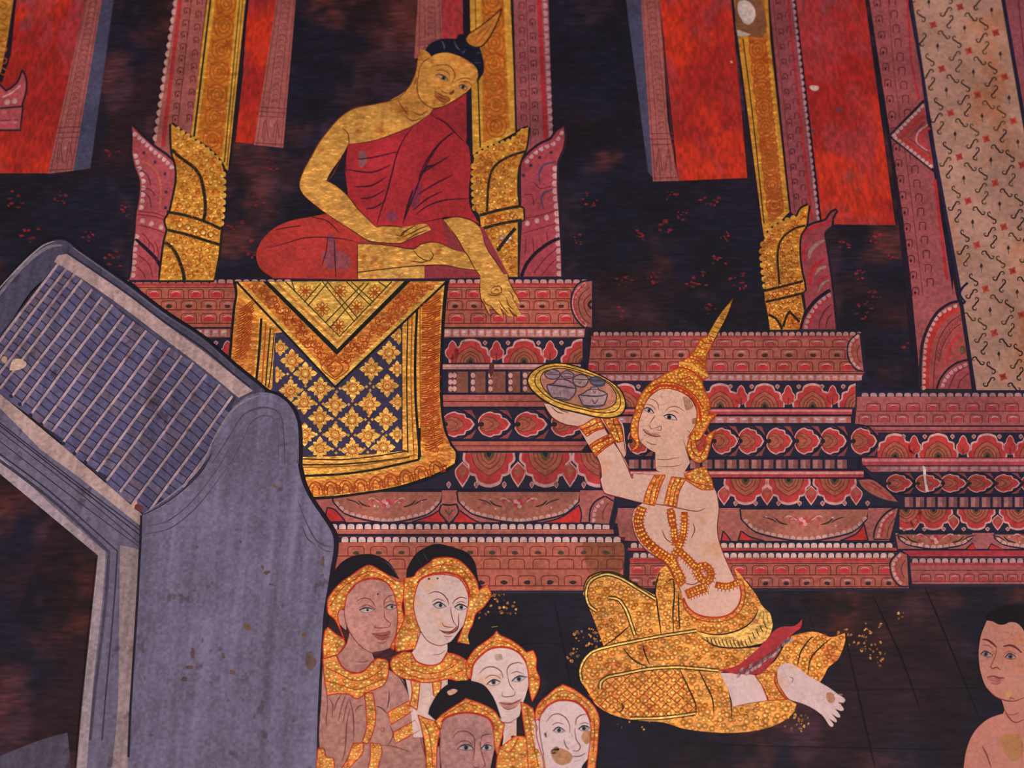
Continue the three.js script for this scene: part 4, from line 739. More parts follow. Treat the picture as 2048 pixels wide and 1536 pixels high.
throne('middle rose throne base behind the kneeling figure with the tray', [1530, 1178],
  [[666, 1183, 1722], [745, 1174, 1730], [765, 1170, 1720], [815, 1215, 1704], [847, 1200, 1703], [882, 1220, 1758], [918, 1230, 1712], [938, 1236, 1712], [942, 1236, 1727], [956, 1238, 1727], [985, 1238, 1770], [1014, 1236, 1800], [1046, 1228, 1790], [1050, 1238, 1787], [1082, 1240, 1778], [1085, 1246, 1792], [1103, 1258, 1794], [1106, 1260, 1812], [1178, 1258, 1818]], '#b46458', [  // rose slightly duller than the main base: cast of the light put into the colour
  ['teeth', 664, 672, { step: 13.5, from: 1192, c: '#c0908e' }], ['line', 672, 676, { c: '#b84248' }],
  ['beads', 677, 694, { xs: [...seq(1182, 1400, 43), ...seq(1448, 1720, 46.5)], fill: '#b84a4e', hi: '#d0a0a0' }], ['line', 693.5, 695.5, { c: K.line }],
  ['beads', 696, 717, { xs: [...seq(1218, 1400, 48), ...seq(1434, 1720, 48)], w: 16, ...pit }], ['line', 717, 719, { c: K.line }],
  ['beads', 721, 742, { xs: [...seq(1182, 1400, 42), ...seq(1440, 1700, 42.5)], ...warm }], ['line', 742.5, 744.5, { c: K.line }], ['line', 746.5, 749, { c: '#5a2430' }],
  ['squares', 749, 762, { step: 16, from: 1190, c: '#c29296', hi: '#d8b4b0' }], ['line', 762, 765],
  ['up', 765, 816, { xs: [1250, 1345, 1440, 1529, 1625, 1716], hw: 38, hh: 46, over: 20, buds: [1482, 1576, 1665, 1298] }], ['line', 815, 818], ['band', 818, 830, { c: '#bc4650', hi: '#d88c8c' }], ['line', 829, 833],
  ['squares', 833, 848, { step: 24.5, from: 1243, c: '#bc8c92', hi: '#d8b8b8' }], ['line', 846.5, 849.5],
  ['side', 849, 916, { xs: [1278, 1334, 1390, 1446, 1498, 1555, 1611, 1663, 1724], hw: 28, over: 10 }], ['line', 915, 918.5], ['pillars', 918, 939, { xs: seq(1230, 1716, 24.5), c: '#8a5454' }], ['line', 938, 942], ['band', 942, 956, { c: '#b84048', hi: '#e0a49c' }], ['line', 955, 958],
  ['down', 957, 1014, { xs: [1491, 1577, 1669], hw: 41, hh: 50, over: 20, buds: [1448, 1534, 1622, 1712] }],
  ['leafend', 958, 1005, { shape: '1716,960! 1745,960 1775,982 1796,1004! 1770,1000 1742,988 1724,974', lines: [['1728,966 1752,978 1782,998', 4, '#c03c40'], ['1740,964 1762,978', 2, '#7a2c2c']] }],
  ['line', 1013, 1016.5], ['band', 1016, 1082, { c: '#b26860', name: 'frieze' }],
  ['tri', 0, 0, { list: ['1476,1082! 1482,1062! 1500,1074 1532,1083!', '1680,1082! 1712,1068 1728,1048! 1732,1066 1736,1082!', '1442,1082! 1446,1062! 1456,1074 1462,1084!'] }],
  ['swag', 1016, 1083, { swags: [[1480, 1736]] }],
  ['leafend', 1018, 1080, { shape: '1796,1016! 1780,1078! 1748,1078! 1752,1056 1764,1036 1780,1022', lines: [['1788,1026 1768,1046 1762,1074', 5, '#c03c40'], ['1790,1036 1778,1054 1774,1076', 2, '#7a2c2c']], teeth: '1784,1021! 1764,1040 1753,1074', side: -1 }],
  ['line', 1082, 1086], ['teeth', 1086, 1096, { step: 15, from: 1268, c: K.pale }], ['line', 1097, 1101, { c: '#c23c42' }], ['line', 1101.5, 1105.5], ['teeth', 1106, 1116, { step: 15, from: 1272, c: K.pale }], ['line', 1118, 1123, { c: '#c23c42' }], ['line', 1126, 1128, { c: K.line }],
  ['beads', 1128, 1149, { xs: [1275, 1316, ...seq(1478, 1790, 42)], w: 15, fill: '#cc3a3e', hi: '#d8a4a0' }], ['line', 1149, 1151, { c: K.line }], ['beads', 1153, 1173, { xs: [1270, 1310, ...seq(1490, 1790, 41)], w: 14, hi: '#d0b0a4', eye: '#2c2426' }], ['line', 1172.5, 1174.5, { c: K.line }],
  ['leafend', 668, 745, { shape: '1719,667! 1727,742! 1712,738 1700,722 1696,704 1700,684', lines: [['1716,678 1706,690 1704,706 1710,724 1720,734', 4, '#c04a40'], ['1720,690 1714,702 1716,718 1722,726', 2, '#7a2c2c']], teeth: '1716,668! 1700,684 1696,704 1702,724 1720,742', side: -1 }],
  ['leafend', 1100, 1176, { shape: '1800,1104! 1814,1110! 1817,1172! 1798,1170 1784,1150 1782,1124', lines: [['1804,1112 1792,1130 1796,1152 1808,1166', 4, '#b84a52'], ['1810,1120 1802,1138 1808,1156', 2, '#7a2c2c']], teeth: '1800,1106! 1784,1126 1786,1150 1800,1170', side: -1 }],
]);

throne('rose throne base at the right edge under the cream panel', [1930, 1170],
  [[785, 1714, 2140], [848, 1708, 2140], [855, 1730, 2140], [885, 1760, 2140], [918, 1722, 2140], [932, 1726, 2140], [945, 1740, 2140], [985, 1780, 2140], [1016, 1806, 2140], [1064, 1790, 2140], [1098, 1796, 2140], [1112, 1818, 2140], [1170, 1824, 2140]], '#ac5f5e', [  // same rose, darker and purpler: light cast at the right painted into it
  ['teeth', 786, 794, { step: 17, from: 1730, c: '#b88c90' }], ['beads', 804, 823, { xs: seq(1747, 2130, 39.5), w: 13, fill: '#bc4048', hi: '#d09aa0' }], ['line', 822, 823.5, { c: K.line }], ['beads', 827, 846, { xs: seq(1730, 2130, 37), w: 12, fill: '#b44650', hi: '#d8a4a8' }], ['line', 851, 854], ['line', 860, 864, { c: '#7a3440' }],
  ['up', 865, 916, { xs: [1790, 1876, 1974, 2066], hw: 38, hh: 46, buds: [1828, 1926, 2020] }], ['band', 916, 932, { c: '#ba4450', hi: '#d88a90' }], ['line', 931, 933], ['squares', 932, 944, { step: 20, from: 1768, c: '#b88a94' }],
  ['side', 944, 990, { xs: [1795, 1853, 1903, 1956, 2010, 2064, 2118], hw: 28 }], ['line', 989, 993], ['pillars', 993, 1016, { xs: seq(1806, 2140, 22), c: '#8a5458' }], ['line', 1015, 1018],
  ['down', 1018, 1064, { xs: [1812, 1867, 1952, 2036, 2120], hw: 36, hh: 40, buds: [1828, 1907, 1995, 2078] }], ['line', 1063, 1066], ['band', 1066, 1098, { c: '#ac6464', name: 'frieze' }],
  ['tri', 0, 0, { list: ['1930,1100! 1945,1086! 1952,1100!', '1975,1100! 1982,1088! 2010,1100!'] }], ['swag', 1066, 1098, { swags: [[1796, 1944], [1988, 2140]] }], ['line', 1098, 1101.5], ['line', 1102, 1112, { c: '#b63a46' }], ['line', 1113, 1116],
  ['teeth', 1117, 1126, { step: 15, from: 1830, c: '#c49a9c' }], ['line', 1127, 1131, { c: '#b63a46' }], ['line', 1140, 1141.5, { c: K.line }], ['beads', 1146, 1163, { xs: seq(1822, 2130, 29), w: 10, fill: '#b4454e', hi: '#c89498' }], ['line', 1162, 1163.5, { c: K.line }],
]);
new Brush(.56).fill(S('980,726 988,728 987,744 982,756 978,742'), '#5a2a2c').build('stain', mainThrone, M.paint, 'dark drip');
new Brush(.33).fill(S('1168,1082 1210,1076 1246,1088 1244,1140 1215,1160 1180,1150 1170,1118'), '#96583a').build('stain', mainThrone, M.paint, 'brown stain');
{ // scratch through the paint of the right base
  const t = thing('plaster_scratch', 'white vertical scratch in the paint of the right throne base', 'scratch', [1850, 985]);
  new Brush(.6).fill(S('1845,932! 1851,936 1852,960 1856,978 1858,984! 1851,984! 1848,962 1846,946'), '#e8dce0').build('bare_plaster', t, M.paint);
}

// ───────── gold cloth hanging over the throne edge ─────────
{
  const t = thing('hanging_gold_cloth', 'gold brocade cloth with a pointed chevron hanging over the throne edge', 'cloth', [760, 990]);
  const z = .75;
  new Brush(z).fill(clothShape, '#181a22').build('dark_border', t, M.ink, 'dark outer border');
  const inner = [...fC('135,105! 1842,105! 1822,300 1806,600 1798,900 1808,1150 1830,1290 1872,1420 1930,1500'), ...fT('962,228! 880,272 740,326 600,366 400,398 250,416 105,424!'), ...S('600,920 520,840! 462,768!'), ...fC('92,750 112,500 130,300 145,200')];
  new Brush(z + .06).fill(inner, '#efb650').build('gold_ground', t, M.gold);
  const bandR = [...fC('1660,250! 1815,170! 1800,500 1795,900 1808,1200 1840,1330 1890,1450'), ...fT('940,225! 880,255 800,200!'), ...fC('1660,1500 1650,1000 1645,600')], bandL = fC('150,210! 320,400! 300,600 275,900! 95,760! 110,500 135,300'), bandB = [...fT('800,205! 930,238! 860,278 740,322 600,360 400,392 250,410 112,418! 90,330! 300,312 500,290 700,250')];
  for (const b of [bandR, bandL, bandB]) new Brush(z + .11).fill(b, '#dc9038').build('border_band', t, M.gold, 'orange gold flame border');
  // navy field
  const field = [...fC('455,520! 1490,400! 1492,1470!'), ...fT('685,152! 400,178 55,190!'), ...S('590,880! 520,830!'), ...fC('430,960! 440,700')], fp = smooth(field);
  new Brush(z + .12).fill(field, '#3b3658').build('navy_field', t, M.paint, 'navy blue field');
  const vOut = fC('150,115! 1850,110! 945,955!'), vp = smooth(vOut);
  // flower rosettes
  const rosette = ring(32, (a, i) => [1, .78, .56, .78][i % 4] * (i % 8 < 4 ? 1.08 : .92)), heart = ring(8, (a, i) => i % 2 ? .8 : 1);
  const spots = [[590, 745], [700, 850], [825, 975], [690, 1090], [580, 990], [468, 860], [945, 1110], [1090, 970], [1240, 815], [1385, 680], [1370, 950], [1225, 1100], [1360, 1225], [1080, 1230], [820, 1215], [945, 1350], [820, 1465], [1085, 1480], [1215, 1360], [695, 1350], [1340, 1455], [1455, 1085], [1452, 1350], [1452, 815], [495, 640], [1465, 545]];
  for (const [x, y] of spots) {
    const [u, v] = fC(`${x},${y}`)[0], q = new Brush(z + .17); q.clip = [fC('455,0')[0][0] - (y > 900 ? 8 : 0), fC('1488,0')[0][0]];
    const s = x < 500 || x > 1440 ? 17 : 24;
    for (let k = 0; k < 8; k++) { const a = k * Math.PI / 4, r = k % 2 ? s * .78 : s; q.fill(put([[0, -.1, 1], [.42, -.13, 1], [.6, -.26], [.78, -.2], [1, 0, 1], [.78, .2], [.6, .26], [.42, .13, 1], [0, .1, 1]], u, v, r, r, a), k % 2 ? '#f0c058' : '#f6cc68', k * .002, { sub: 2 }); }
    q.build('rosette', t, M.gold).userData.origin;
    const c = new Brush(z + .24); c.clip = q.clip; c.fill(put(ring(16, (a, i) => i % 2 ? .62 : 1), u, v, s * .5), '#cf5a22', 0, { sub: 1 }); c.fill(put(ring(8), u, v, s * .31), '#f0b850', .03, { sub: 1 }); c.build('rosette_centre', t, M.paint); if (u > q.clip[0] + 5 && u < q.clip[1] - 5) { const d = new Brush(z + .25); d.dome(u, v, s * .2, s * .2, '#ffdf86', .03, { h: .15 }); d.build('rosette_pearl', t, M.gold); }
  }
  const dia = new Brush(z + .16);
  for (let k = 0; k < spots.length; k++) for (let j = k + 1; j < spots.length; j++) { const a = spots[k], b = spots[j]; if (Math.abs(a[0] - b[0]) > 230 && Math.abs(a[0] - b[0]) < 330 && Math.abs(a[1] - b[1]) < 45) { const [u, v] = fC(`${(a[0] + b[0]) / 2},${(a[1] + b[1]) / 2}`)[0]; if (!inside(vp, u, v)) for (const [p, q] of [[7, 0], [-7, 0], [0, 7], [0, -7]]) dia.fill(put([[0, -1, 1], [1, 0, 1], [0, 1, 1], [-1, 0, 1]], u + p, v + q, 3.4, 3.4), '#e0b050', 0); } }
  dia.build('small_lozenges', t, M.gold);
  // chevron
  new Brush(z + .22).fill(fC('125,100! 1872,96! 945,975!'), '#1c1d22').build('chevron_edge', t, M.ink, 'black edge line of the chevron');
  new Brush(z + .26).fill(fC('150,100! 1845,97! 945,950!'), '#f2c864').build('chevron', t, M.gold, 'pointed gold chevron');
  new Brush(z + .3).fill(fC('190,102! 1800,98! 946,905!'), '#dd9440').build('chevron_band', t, M.gold, 'orange gold scroll band');
  new Brush(z + .33).fill(fC('355,100! 1560,97! 958,700!'), '#191a20').build('chevron_line', t, M.ink, 'black line');
  new Brush(z + .36).fill(fC('400,100! 1510,97! 962,650!'), '#f4d06c').build('chevron_stripe', t, M.gold);
  new Brush(z + .39).fill(fC('440,100! 1470,97! 966,612!'), '#d99440').build('chevron_stripe', t, M.gold);
  new Brush(z + .42).fill(fC('470,100! 1440,97! 970,585!'), '#f4d06c').build('chevron_stripe', t, M.gold);
  const lat = smooth(fC('545,102! 1405,99! 980,545!'));
  new Brush(z + .45).fill(fC('545,102! 1405,99! 980,545!'), '#f0cc66').build('lattice_field', t, M.gold);
  const g = new Brush(z + .52);
  g.line(fC('540,102! 980,550! 1408,99!'), 2.6, '#3c3a20', 0);
  for (const l of ['840,100 1105,430', '880,100 1130,400', '1035,100 1240,300', '1075,100 1260,270', '560,240 0,0', '590,100 620,190', '860,440 1180,110', '900,480 1220,110', '720,300 880,110', '690,270 830,110', '1300,100 1370,150']) { if (l.includes('0,0')) continue; g.line(fC(l), 2.4, '#4c4824', 0); }
  for (const [x, y] of [[700, 180], [985, 180], [1270, 190], [840, 325], [1120, 310], [970, 470]]) { const [u, v] = fC(`${x},${y}`)[0]; for (let k = 0; k < 8; k++) g.line(put([[.2, 0], [.55, -.22], [1, 0], [.55, .22], [.2, 0]], u, v, 15, 15, k * .785), 1.8, '#b5541e', .0, { sub: 2 }); g.dome(u, v, 4, 4, '#c0601f', .02); }
  // running scrolls in the bands
  const curl = (u, v, s, rot, w = 2.4) => { g.line(put([[-1, .3], [-.5, -.6], [.3, -.6], [.6, 0], [.1, .4], [-.25, .05]], u, v, s, s, rot), w, '#b5471a', 0); g.line(put([[.7, -.8], [1, -.1], [.8, .6]], u, v, s, s, rot), w, '#b5471a', 0); };
  for (const arm of ['205,110! 345,110! 948,712! 946,890!', '1790,105! 1575,105! 968,705! 948,890!']) spread(smooth(fC(arm)), 13, (x, y, row) => curl(x, y, rr(6.5, 8.5), rr(0, 6.3), 2), .15, 5);
  for (const p of ['945,745 1010,800 945,880 880,800 945,745', '945,700 1060,800 945,905', '945,700 830,800 945,905']) g.line(fC(p), 2, '#b5471a', 0);
  const flame = (u, v, s, rot) => { for (const k of [0, .35, .7]) g.line(put([[-1, .6 - k], [-.3, .35 - k], [.3, -.1 - k], [1, -.7 - k]], u, v, s, s * .7, rot), 1.9, '#b5471a', 0); curl(u, v + s * .4, s * .45, rot, 1.7); };
  for (let k = 0; k < 21; k++) { const y = 290 + k * 58, x = 1732 + (k > 17 ? (k - 17) * 14 : 0) - k; const [u, v] = fC(`${x},${y}`)[0]; flame(u, v, 18, k % 2 ? .25 : 0); }
  for (let k = 0; k < 8; k++) { const [u, v] = fC(`${225 - k * 6},${320 + k * 62}`)[0]; if (!inside(gatePoly, u - 20, v + 14)) flame(u, v, 17, -.2); }
  for (let k = 0; k < 9; k++) { const x = 150 + k * 88, y = 372 - (k * k) * 1.9; const [u, v] = fT(`${x},${y}`)[0]; g.line(put([[-1, 1], [-.8, -.4], [0, -1], [.8, -.4], [1, 1]], u, v, 14, 13, -.05 - k * .03), 1.9, '#b5471a', 0); g.line(put([[-.5, 1], [-.4, 0], [0, -.5], [.4, 0], [.5, 1]], u, v, 14, 13, -.05 - k * .03), 1.7, '#b5471a', 0); curl(u + 15, v + 1, 8, k, 1.6); }
  // frame stripes
  for (const [p, w, c] of [['1615,330! 1600,700 1605,1100 1640,1536', 5, '#191c20'], ['1540,400! 1530,900 1540,1500', 2.4, '#2c3020'], ['1575,380! 1565,900 1590,1536', 1.8, '#a85a20'], ['1640,300! 1640,900 1650,1400', 2, '#c0641f'], ['340,400! 325,640 300,900', 4.6, '#191c20'], ['378,440! 360,700 345,930', 2.4, '#c0501f'], ['415,480! 395,700 375,950', 2.6, '#2c3020'], ['445,520! 425,760 400,970', 2, '#2c3020']]) g.line(fC(p), w, c, .0);
  for (const [p, w, c] of [['690,155! 500,185 300,205 60,200', 2.2, '#2c3020'], ['755,205! 500,262 300,290 75,300', 4.4, '#20241c'], ['740,175 500,225 300,245 65,250', 2, '#b06a28'], ['700,190 500,215 300,232 65,235', 3, '#3c3c22'], ['760,20 755,205', 4.6, '#191c20']]) g.line(fT(p), w, c, .005);
  g.line(fC('1490,440! 1492,1470!'), 2, '#2a2a2c', 0);
  g.build('embroidery_lines', t, M.ink);
}

// ───────── slate gate building at the left ─────────
{
  const t = thing('painted_gatehouse', 'slate grey gatehouse with a ribbed roof and a dark doorway at the lower left', 'building', [330, 1536]);
  const z = 1.42;
  { const b = new Brush(z - .03); b.line(gateShape.slice(1, -2), 12, '#181628', 0); b.build('outline', t, M.ink, 'dark outline'); }
  // end board and ridge
  new Brush(z).fill(fG('-300,1050! -300,700! -120,560 60,350 180,220 270,140 340,105 400,98 450,118 490,160! 800,370 1050,560 1300,725 1500,900 1700,1060! 1640,1160! 1480,1180! 330,320! 200,430 0,720'), '#4c4b62').build('ridge_cap', t, M.slate, 'dark slate ridge and end board');
  { const q = new Brush(z + .06); q.line(fG('-150,660 0,450 120,300 240,190 330,140 400,135'), 7, '#7d7a90', 0, { taper: 1 }); q.line(fG('-120,560 0,410 100,300 200,200 280,135 350,108'), 3, '#a8a0aa', 0, { taper: 1 }); q.line(fG('430,180! 800,430 1050,620 1300,790 1500,960 1600,1040'), 3.5, '#2e2c42', 0); q.line(fG('470,150 800,385 1050,572 1300,738 1500,912'), 3, '#6a6880', 0); q.build('ridge_lines', t, M.ink); }
  // roof field
  const roofP = smooth([...fG('372,245! 1510,1105! 1475,1190 1420,1300 1370,1420 1312,1536'), ...fGb('1235,30 1180,120 1080,220 960,312 838,380!'), ...fG('0,1050! -260,815! 0,705!')]);
  new Brush(z + .04).fill([...fG('372,245! 1510,1105! 1475,1190 1420,1300 1370,1420 1312,1536'), ...fGb('1235,30 1180,120 1080,220 960,312 838,380!'), ...fG('0,1050! -260,815! 0,705!')], '#2b2a48').build('roof_bed', t, M.slate, 'dark blue roof bed');
  const tops = [[335, 290], [375, 252], [425, 285], [480, 318], [530, 355], [595, 415], [658, 465], [722, 515], [795, 580], [860, 625], [940, 680], [1020, 740], [1090, 790], [1165, 840], [1238, 885], [1322, 960], [1410, 1025], [1492, 1098], [1560, 1150]];
  const foot = (k) => { const [x, y] = tops[k], n = Math.max(0, k - 4); return [x - 640 + n * 4, y + 850 - n * 3]; };
  const tones = ['#5c5b7e', '#615e80', '#56557a', '#67617c', '#625a70', '#57567c'];
  for (let k = 0; k + 1 < tops.length; k++) {
    const a = tops[k], b = tops[k + 1], c = foot(k), d = foot(k + 1), N = 20;
    for (let r = 0; r < N; r++) {
      const f0 = r / N, f1 = (r + .84) / N, q = [lerp(a, c, f0), lerp(b, d, f0), lerp(b, d, f1), lerp(a, c, f1)].map(([x, y]) => fG(`${x},${y}`)[0]);
      const m = [(q[0][0] + q[2][0]) / 2, (q[0][1] + q[2][1]) / 2]; if (m[0] < -14 || !inside(roofP, m[0], m[1])) continue;
      new Brush(z + .09).fill(q.map((p) => [p[0], p[1], 1]), tones[Math.floor(rnd() * 6)]).build('roof_tile', t, M.slate);
    }
  }
  for (let k = 1; k < tops.length; k++) {
    let p = fG(tops[k].join(','))[0], q = fG(foot(k).join(','))[0]; const run = [];
    for (let f = 0; f <= 1.0001; f += .02) { const m = lerp(p, q, f); if (f < .03 || inside(roofP, m[0], m[1])) run.push([m[0] + Math.sin(f * 9 + k) * .6, m[1]]); else if (run.length > 2) break; }
    if (run.length > 2) { const b = new Brush(z + .14), n = run.length - 1, e = [run[0], run[n]]; const dx = e[1][0] - e[0][0], dy = e[1][1] - e[0][1], l = Math.hypot(dx, dy), nx = -dy / l, ny = dx / l; b.fill([...run.map(([x, y]) => [x + nx * 2.6, y + ny * 2.6]), ...run.slice().reverse().map(([x, y]) => [x - nx * 2.4, y - ny * 2.4])], k % 3 ? '#b09ca0' : '#a692a0', 0, { raw: true }); b.line(run.map(([x, y]) => [x + nx * 3.6, y + ny * 3.6]), 1.6, '#23213a', -.02, { raw: true }); b.build('roof_rib', t, M.slate); }
  }
  new Brush(z + .2).fill(fG('375,200! 430,190! 800,440 1050,630 1300,810 1500,970 1620,1065! 1530,1110! 1300,920 1050,730 800,540 560,370 350,240!'), '#b8a09e').build('ridge_strip', t, M.slate, 'cream ridge strip');
  // eaves
  new Brush(z + .18).fill([...S('-60,735! 0,788!'), ...fGb('390,-2! 832,378! 820,445! 500,190 240,0!'), ...S('0,816! -60,770!')], '#b39d97').build('eave_strip', t, M.slate, 'cream eave strip');
  for (const [x, y] of [[75, 1100], [130, 1152], [200, 1222], [268, 1280], [335, 1338], [410, 1402], [480, 1466], [550, 1522]]) { const p = fG(`${x},${y}`)[0]; new Brush(z + .22).fill(put(ring(8), p[0], p[1], 4.5, 3.6, .7), '#2c2a3e').build('rib_end', t, M.ink); }
  // moulded frame of the doorway
  new Brush(z + .06).fill(S('-60,770! 0,816! 279,1052! 284,1071! 253,1536! 245,1640! 145,1640! 155,1536! 164,1425 198,1112! 0,930! -60,880!'), '#68667e').build('door_frame', t, M.slate, 'moulded slate door frame');
  new Brush(z + .11).fill([...fGb('705,560! 825,585! 800,900 770,1536 750,2000! 640,2000! 690,1536 700,1000')], '#9a8a8c').build('door_post', t, M.slate, 'pale post of the doorway');
  new Brush(z + .12).fill([...S('-60,865! 0,912!'), ...fGb('300,320 622,600! 600,900 560,1250 535,1536 500,2000! 440,2000! 480,1536 520,1150 576,620! 300,390 0,140!'), ...S('-60,890!')], '#a3979f').build('inner_edge', t, M.slate, 'light inner edge of the doorway');
  { const q = new Brush(z + .17); for (const [p, w, c] of [['-60,-190 180,0 500,250 820,500', 2.4, '#2c2a40'], ['-60,-205 240,30 500,230 820,470', 2.4, '#34324a'], ['-60,-155 140,0 500,280 815,545', 2, '#3a384e'], ['-60,-95 90,20 500,335 825,575', 2, '#3a384e'], ['-60,-22 0,25 300,250 690,595! 670,900 625,1400 600,1700', 3, '#3a384c'], ['-60,20 300,290 640,600! 620,900 560,1400 530,1700', 6, '#4a475a'], ['828,385! 826,500! 805,900 765,1536 755,1800', 5, '#1c1a2a']]) q.line(fGb(p), w, c, 0); q.build('moulding_lines', t, M.ink); }
  new Brush(z + .03).fill(S('-60,880! 0,938! 192,1116! 160,1420 150,1536 142,1640! -60,1640!'), '#ffffff').build('doorway', t, M.dark, 'dark doorway opening');
  // gable wall
  const gable = [...fGb('836,380! 960,312 1080,222 1180,122 1250,0'), ...fG('1312,1530 1400,1330 1470,1200 1560,1115 1650,1078 1720,1078 1790,1102 1858,1162 1898,1242 1912,1330 1912,1536'), ...fGb('1740,0 1745,90 1772,200 1822,300 1890,400 1948,500 1952,600 1936,690 1920,800 1895,950 1885,1100 1875,1250 1860,1536 1850,2000! 745,2000! 765,1536! 826,560!')];
  new Brush(z + .15).fill(gable, '#716f8b').build('gable_wall', t, M.slate, 'slate grey gable wall');
  { const q = new Brush(z + .22);
    for (const [p, w, c] of [['1360,1530 1480,1340 1560,1220 1640,1180 1720,1175 1790,1210 1815,1310 1825,1536', 3.4, '#55536a'], ['1480,1536 1560,1370 1610,1270 1680,1225 1745,1240 1780,1320 1785,1536', 2.4, '#5c5a70'], ['1310,1500 1400,1320 1480,1200 1580,1125 1660,1095', 4, '#9a94a2']]) q.line(fG(p), w, c, 0, { taper: 1 });
    for (const [p, w, c] of [['836,385! 960,320 1080,230 1180,130 1245,20', 3, '#2c2a3c'], ['850,372 960,300 1080,205 1170,110 1225,20', 3.4, '#8d88a0'], ['850,495 1000,460 1150,340 1300,150 1400,0', 2.4, '#5a586c'], ['850,450 980,420 1120,310 1270,120 1340,0', 2.4, '#5a586c'], ['1745,300 1800,440 1860,540 1945,575', 2.6, '#5a586c'], ['1860,560 1900,590 1950,600', 2, '#5a586c'], ['1770,450 1800,520 1850,560', 2, '#4c4a5e']]) q.line(fGb(p), w, c, 0, { taper: 1 });
    q.build('gable_lines', t, M.ink);
    for (const [x, y, rx, ry] of [[1080, 1340, 28, 20], [1110, 1275, 30, 14], [1130, 1190, 18, 40], [1310, 1205, 14, 22], [1450, 1035, 28, 26], [1560, 720, 26, 16], [1155, 570, 12, 12], [1590, 790, 16, 8], [1820, 1230, 34, 60], [1780, 1090, 16, 30], [1610, 215, 20, 14], [840, 1180, 12, 20], [1360, 1300, 20, 16], [1890, 660, 14, 40], [1660, 1400, 16, 12], [850, 1340, 12, 20], [1410, 540, 8, 10], [1540, 690, 10, 18]]) { const p = fGb(`${x},${y}`)[0]; new Brush(z + .21).fill(put(ring(12, () => rr(.55, 1.2)), p[0], p[1], rx * .3, ry * .3), ['#6a5450', '#755c50', '#5e4c52'][Math.floor(rnd() * 3)], 0, { sub: 2 }).build('stain', t, M.paint); } }
  { const q = new Brush(z + .24), p = S('20,742! 26,722 40,719 54,727 50,736 34,742'); q.fill(p, '#e8cbb8'); q.fill(S('4,722 8,714 16,718 12,728'), '#dcb8a4'); q.build('plaster_loss', t, M.paint, 'pale chip in the roof paint'); }
  { const q = new Brush(z + .24); q.fill(fGb('770,325 800,300 805,320 785,345'), '#e0b49c'); q.fill(fGb('800,320 840,335 825,365 790,345'), '#6a3038', .01); q.build('plaster_loss', t, M.paint, 'reddish chip at the eave corner'); }
  // low dark mound seen in the doorway
  const m = thing('painted_grey_block', 'grey shape low in the dark doorway at the bottom left', 'painted shape', [90, 1536]);
  new Brush(z + .1).fill(S('-60,1540! 20,1505 90,1478 136,1466! 142,1536 140,1640! -60,1640!'), '#4a4658').build('grey_shape', m, M.slate);
}

// ───────── faces: features drawn with the brush ─────────
function eyes(br, f, list, dark = '#2a2f48', whitec = '#d9cfc8', lid = '#4a3038') {
  for (const [almond, px, py, r, lash] of list) {
    br.fill(f(almond), whitec, .0);
    br.fill(put(ring(10), ...f(`${px},${py}`)[0].slice(0, 2), r, r), dark, .03, { sub: 2 });
    br.fill(put(ring(8), ...f(`${px},${py}`)[0].slice(0, 2), r * .6, r * .6), '#191c2a', .05, { sub: 2 });
    br.line(f(lash), 2.4, lid, .06, { taper: 1 });
    const cl = f(almond); br.line([...cl, cl[0]], .9, lid, .045);
  }
}
const strokes = (br, f, list, color, w, dz = .02) => { for (const l of list) br.line(f(l), w, color, dz, { taper: 1 }); };
// beaded gold work: a coat of orange gold with raised beads and red drawing
function goldwork(t, name, shape, o = {}) {
  const z = o.z || 1.4, poly = smooth(shape), m = new Brush(z).fill(shape, o.c || '#d4822e').build(name, t, M.gold, o.label);
  const d = new Brush(z + .05), s = o.step || 11; spread(poly, s, (x, y) => { const r = s * rr(.38, .55); d.dome(x, y, r, r * rr(.75, 1.1), rnd() < .75 ? (o.hi || '#ffd87c') : '#e8a040', 0, { h: .16, rot: rr(0, 3), n: 7 }); }, .28, s * .3); d.build('beads', m, M.gold);
  const l = new Brush(z + .2); if (o.edge !== 0) l.line([...shape, shape[0]], o.ew || 1.8, o.ec || '#b84a1e', 0);
  for (const [p, w, c, f] of o.lines || []) l.line((f || o.f)(p), w, c || '#b8401c', .02); l.build('red_drawing', m, M.ink);
  return m;
}

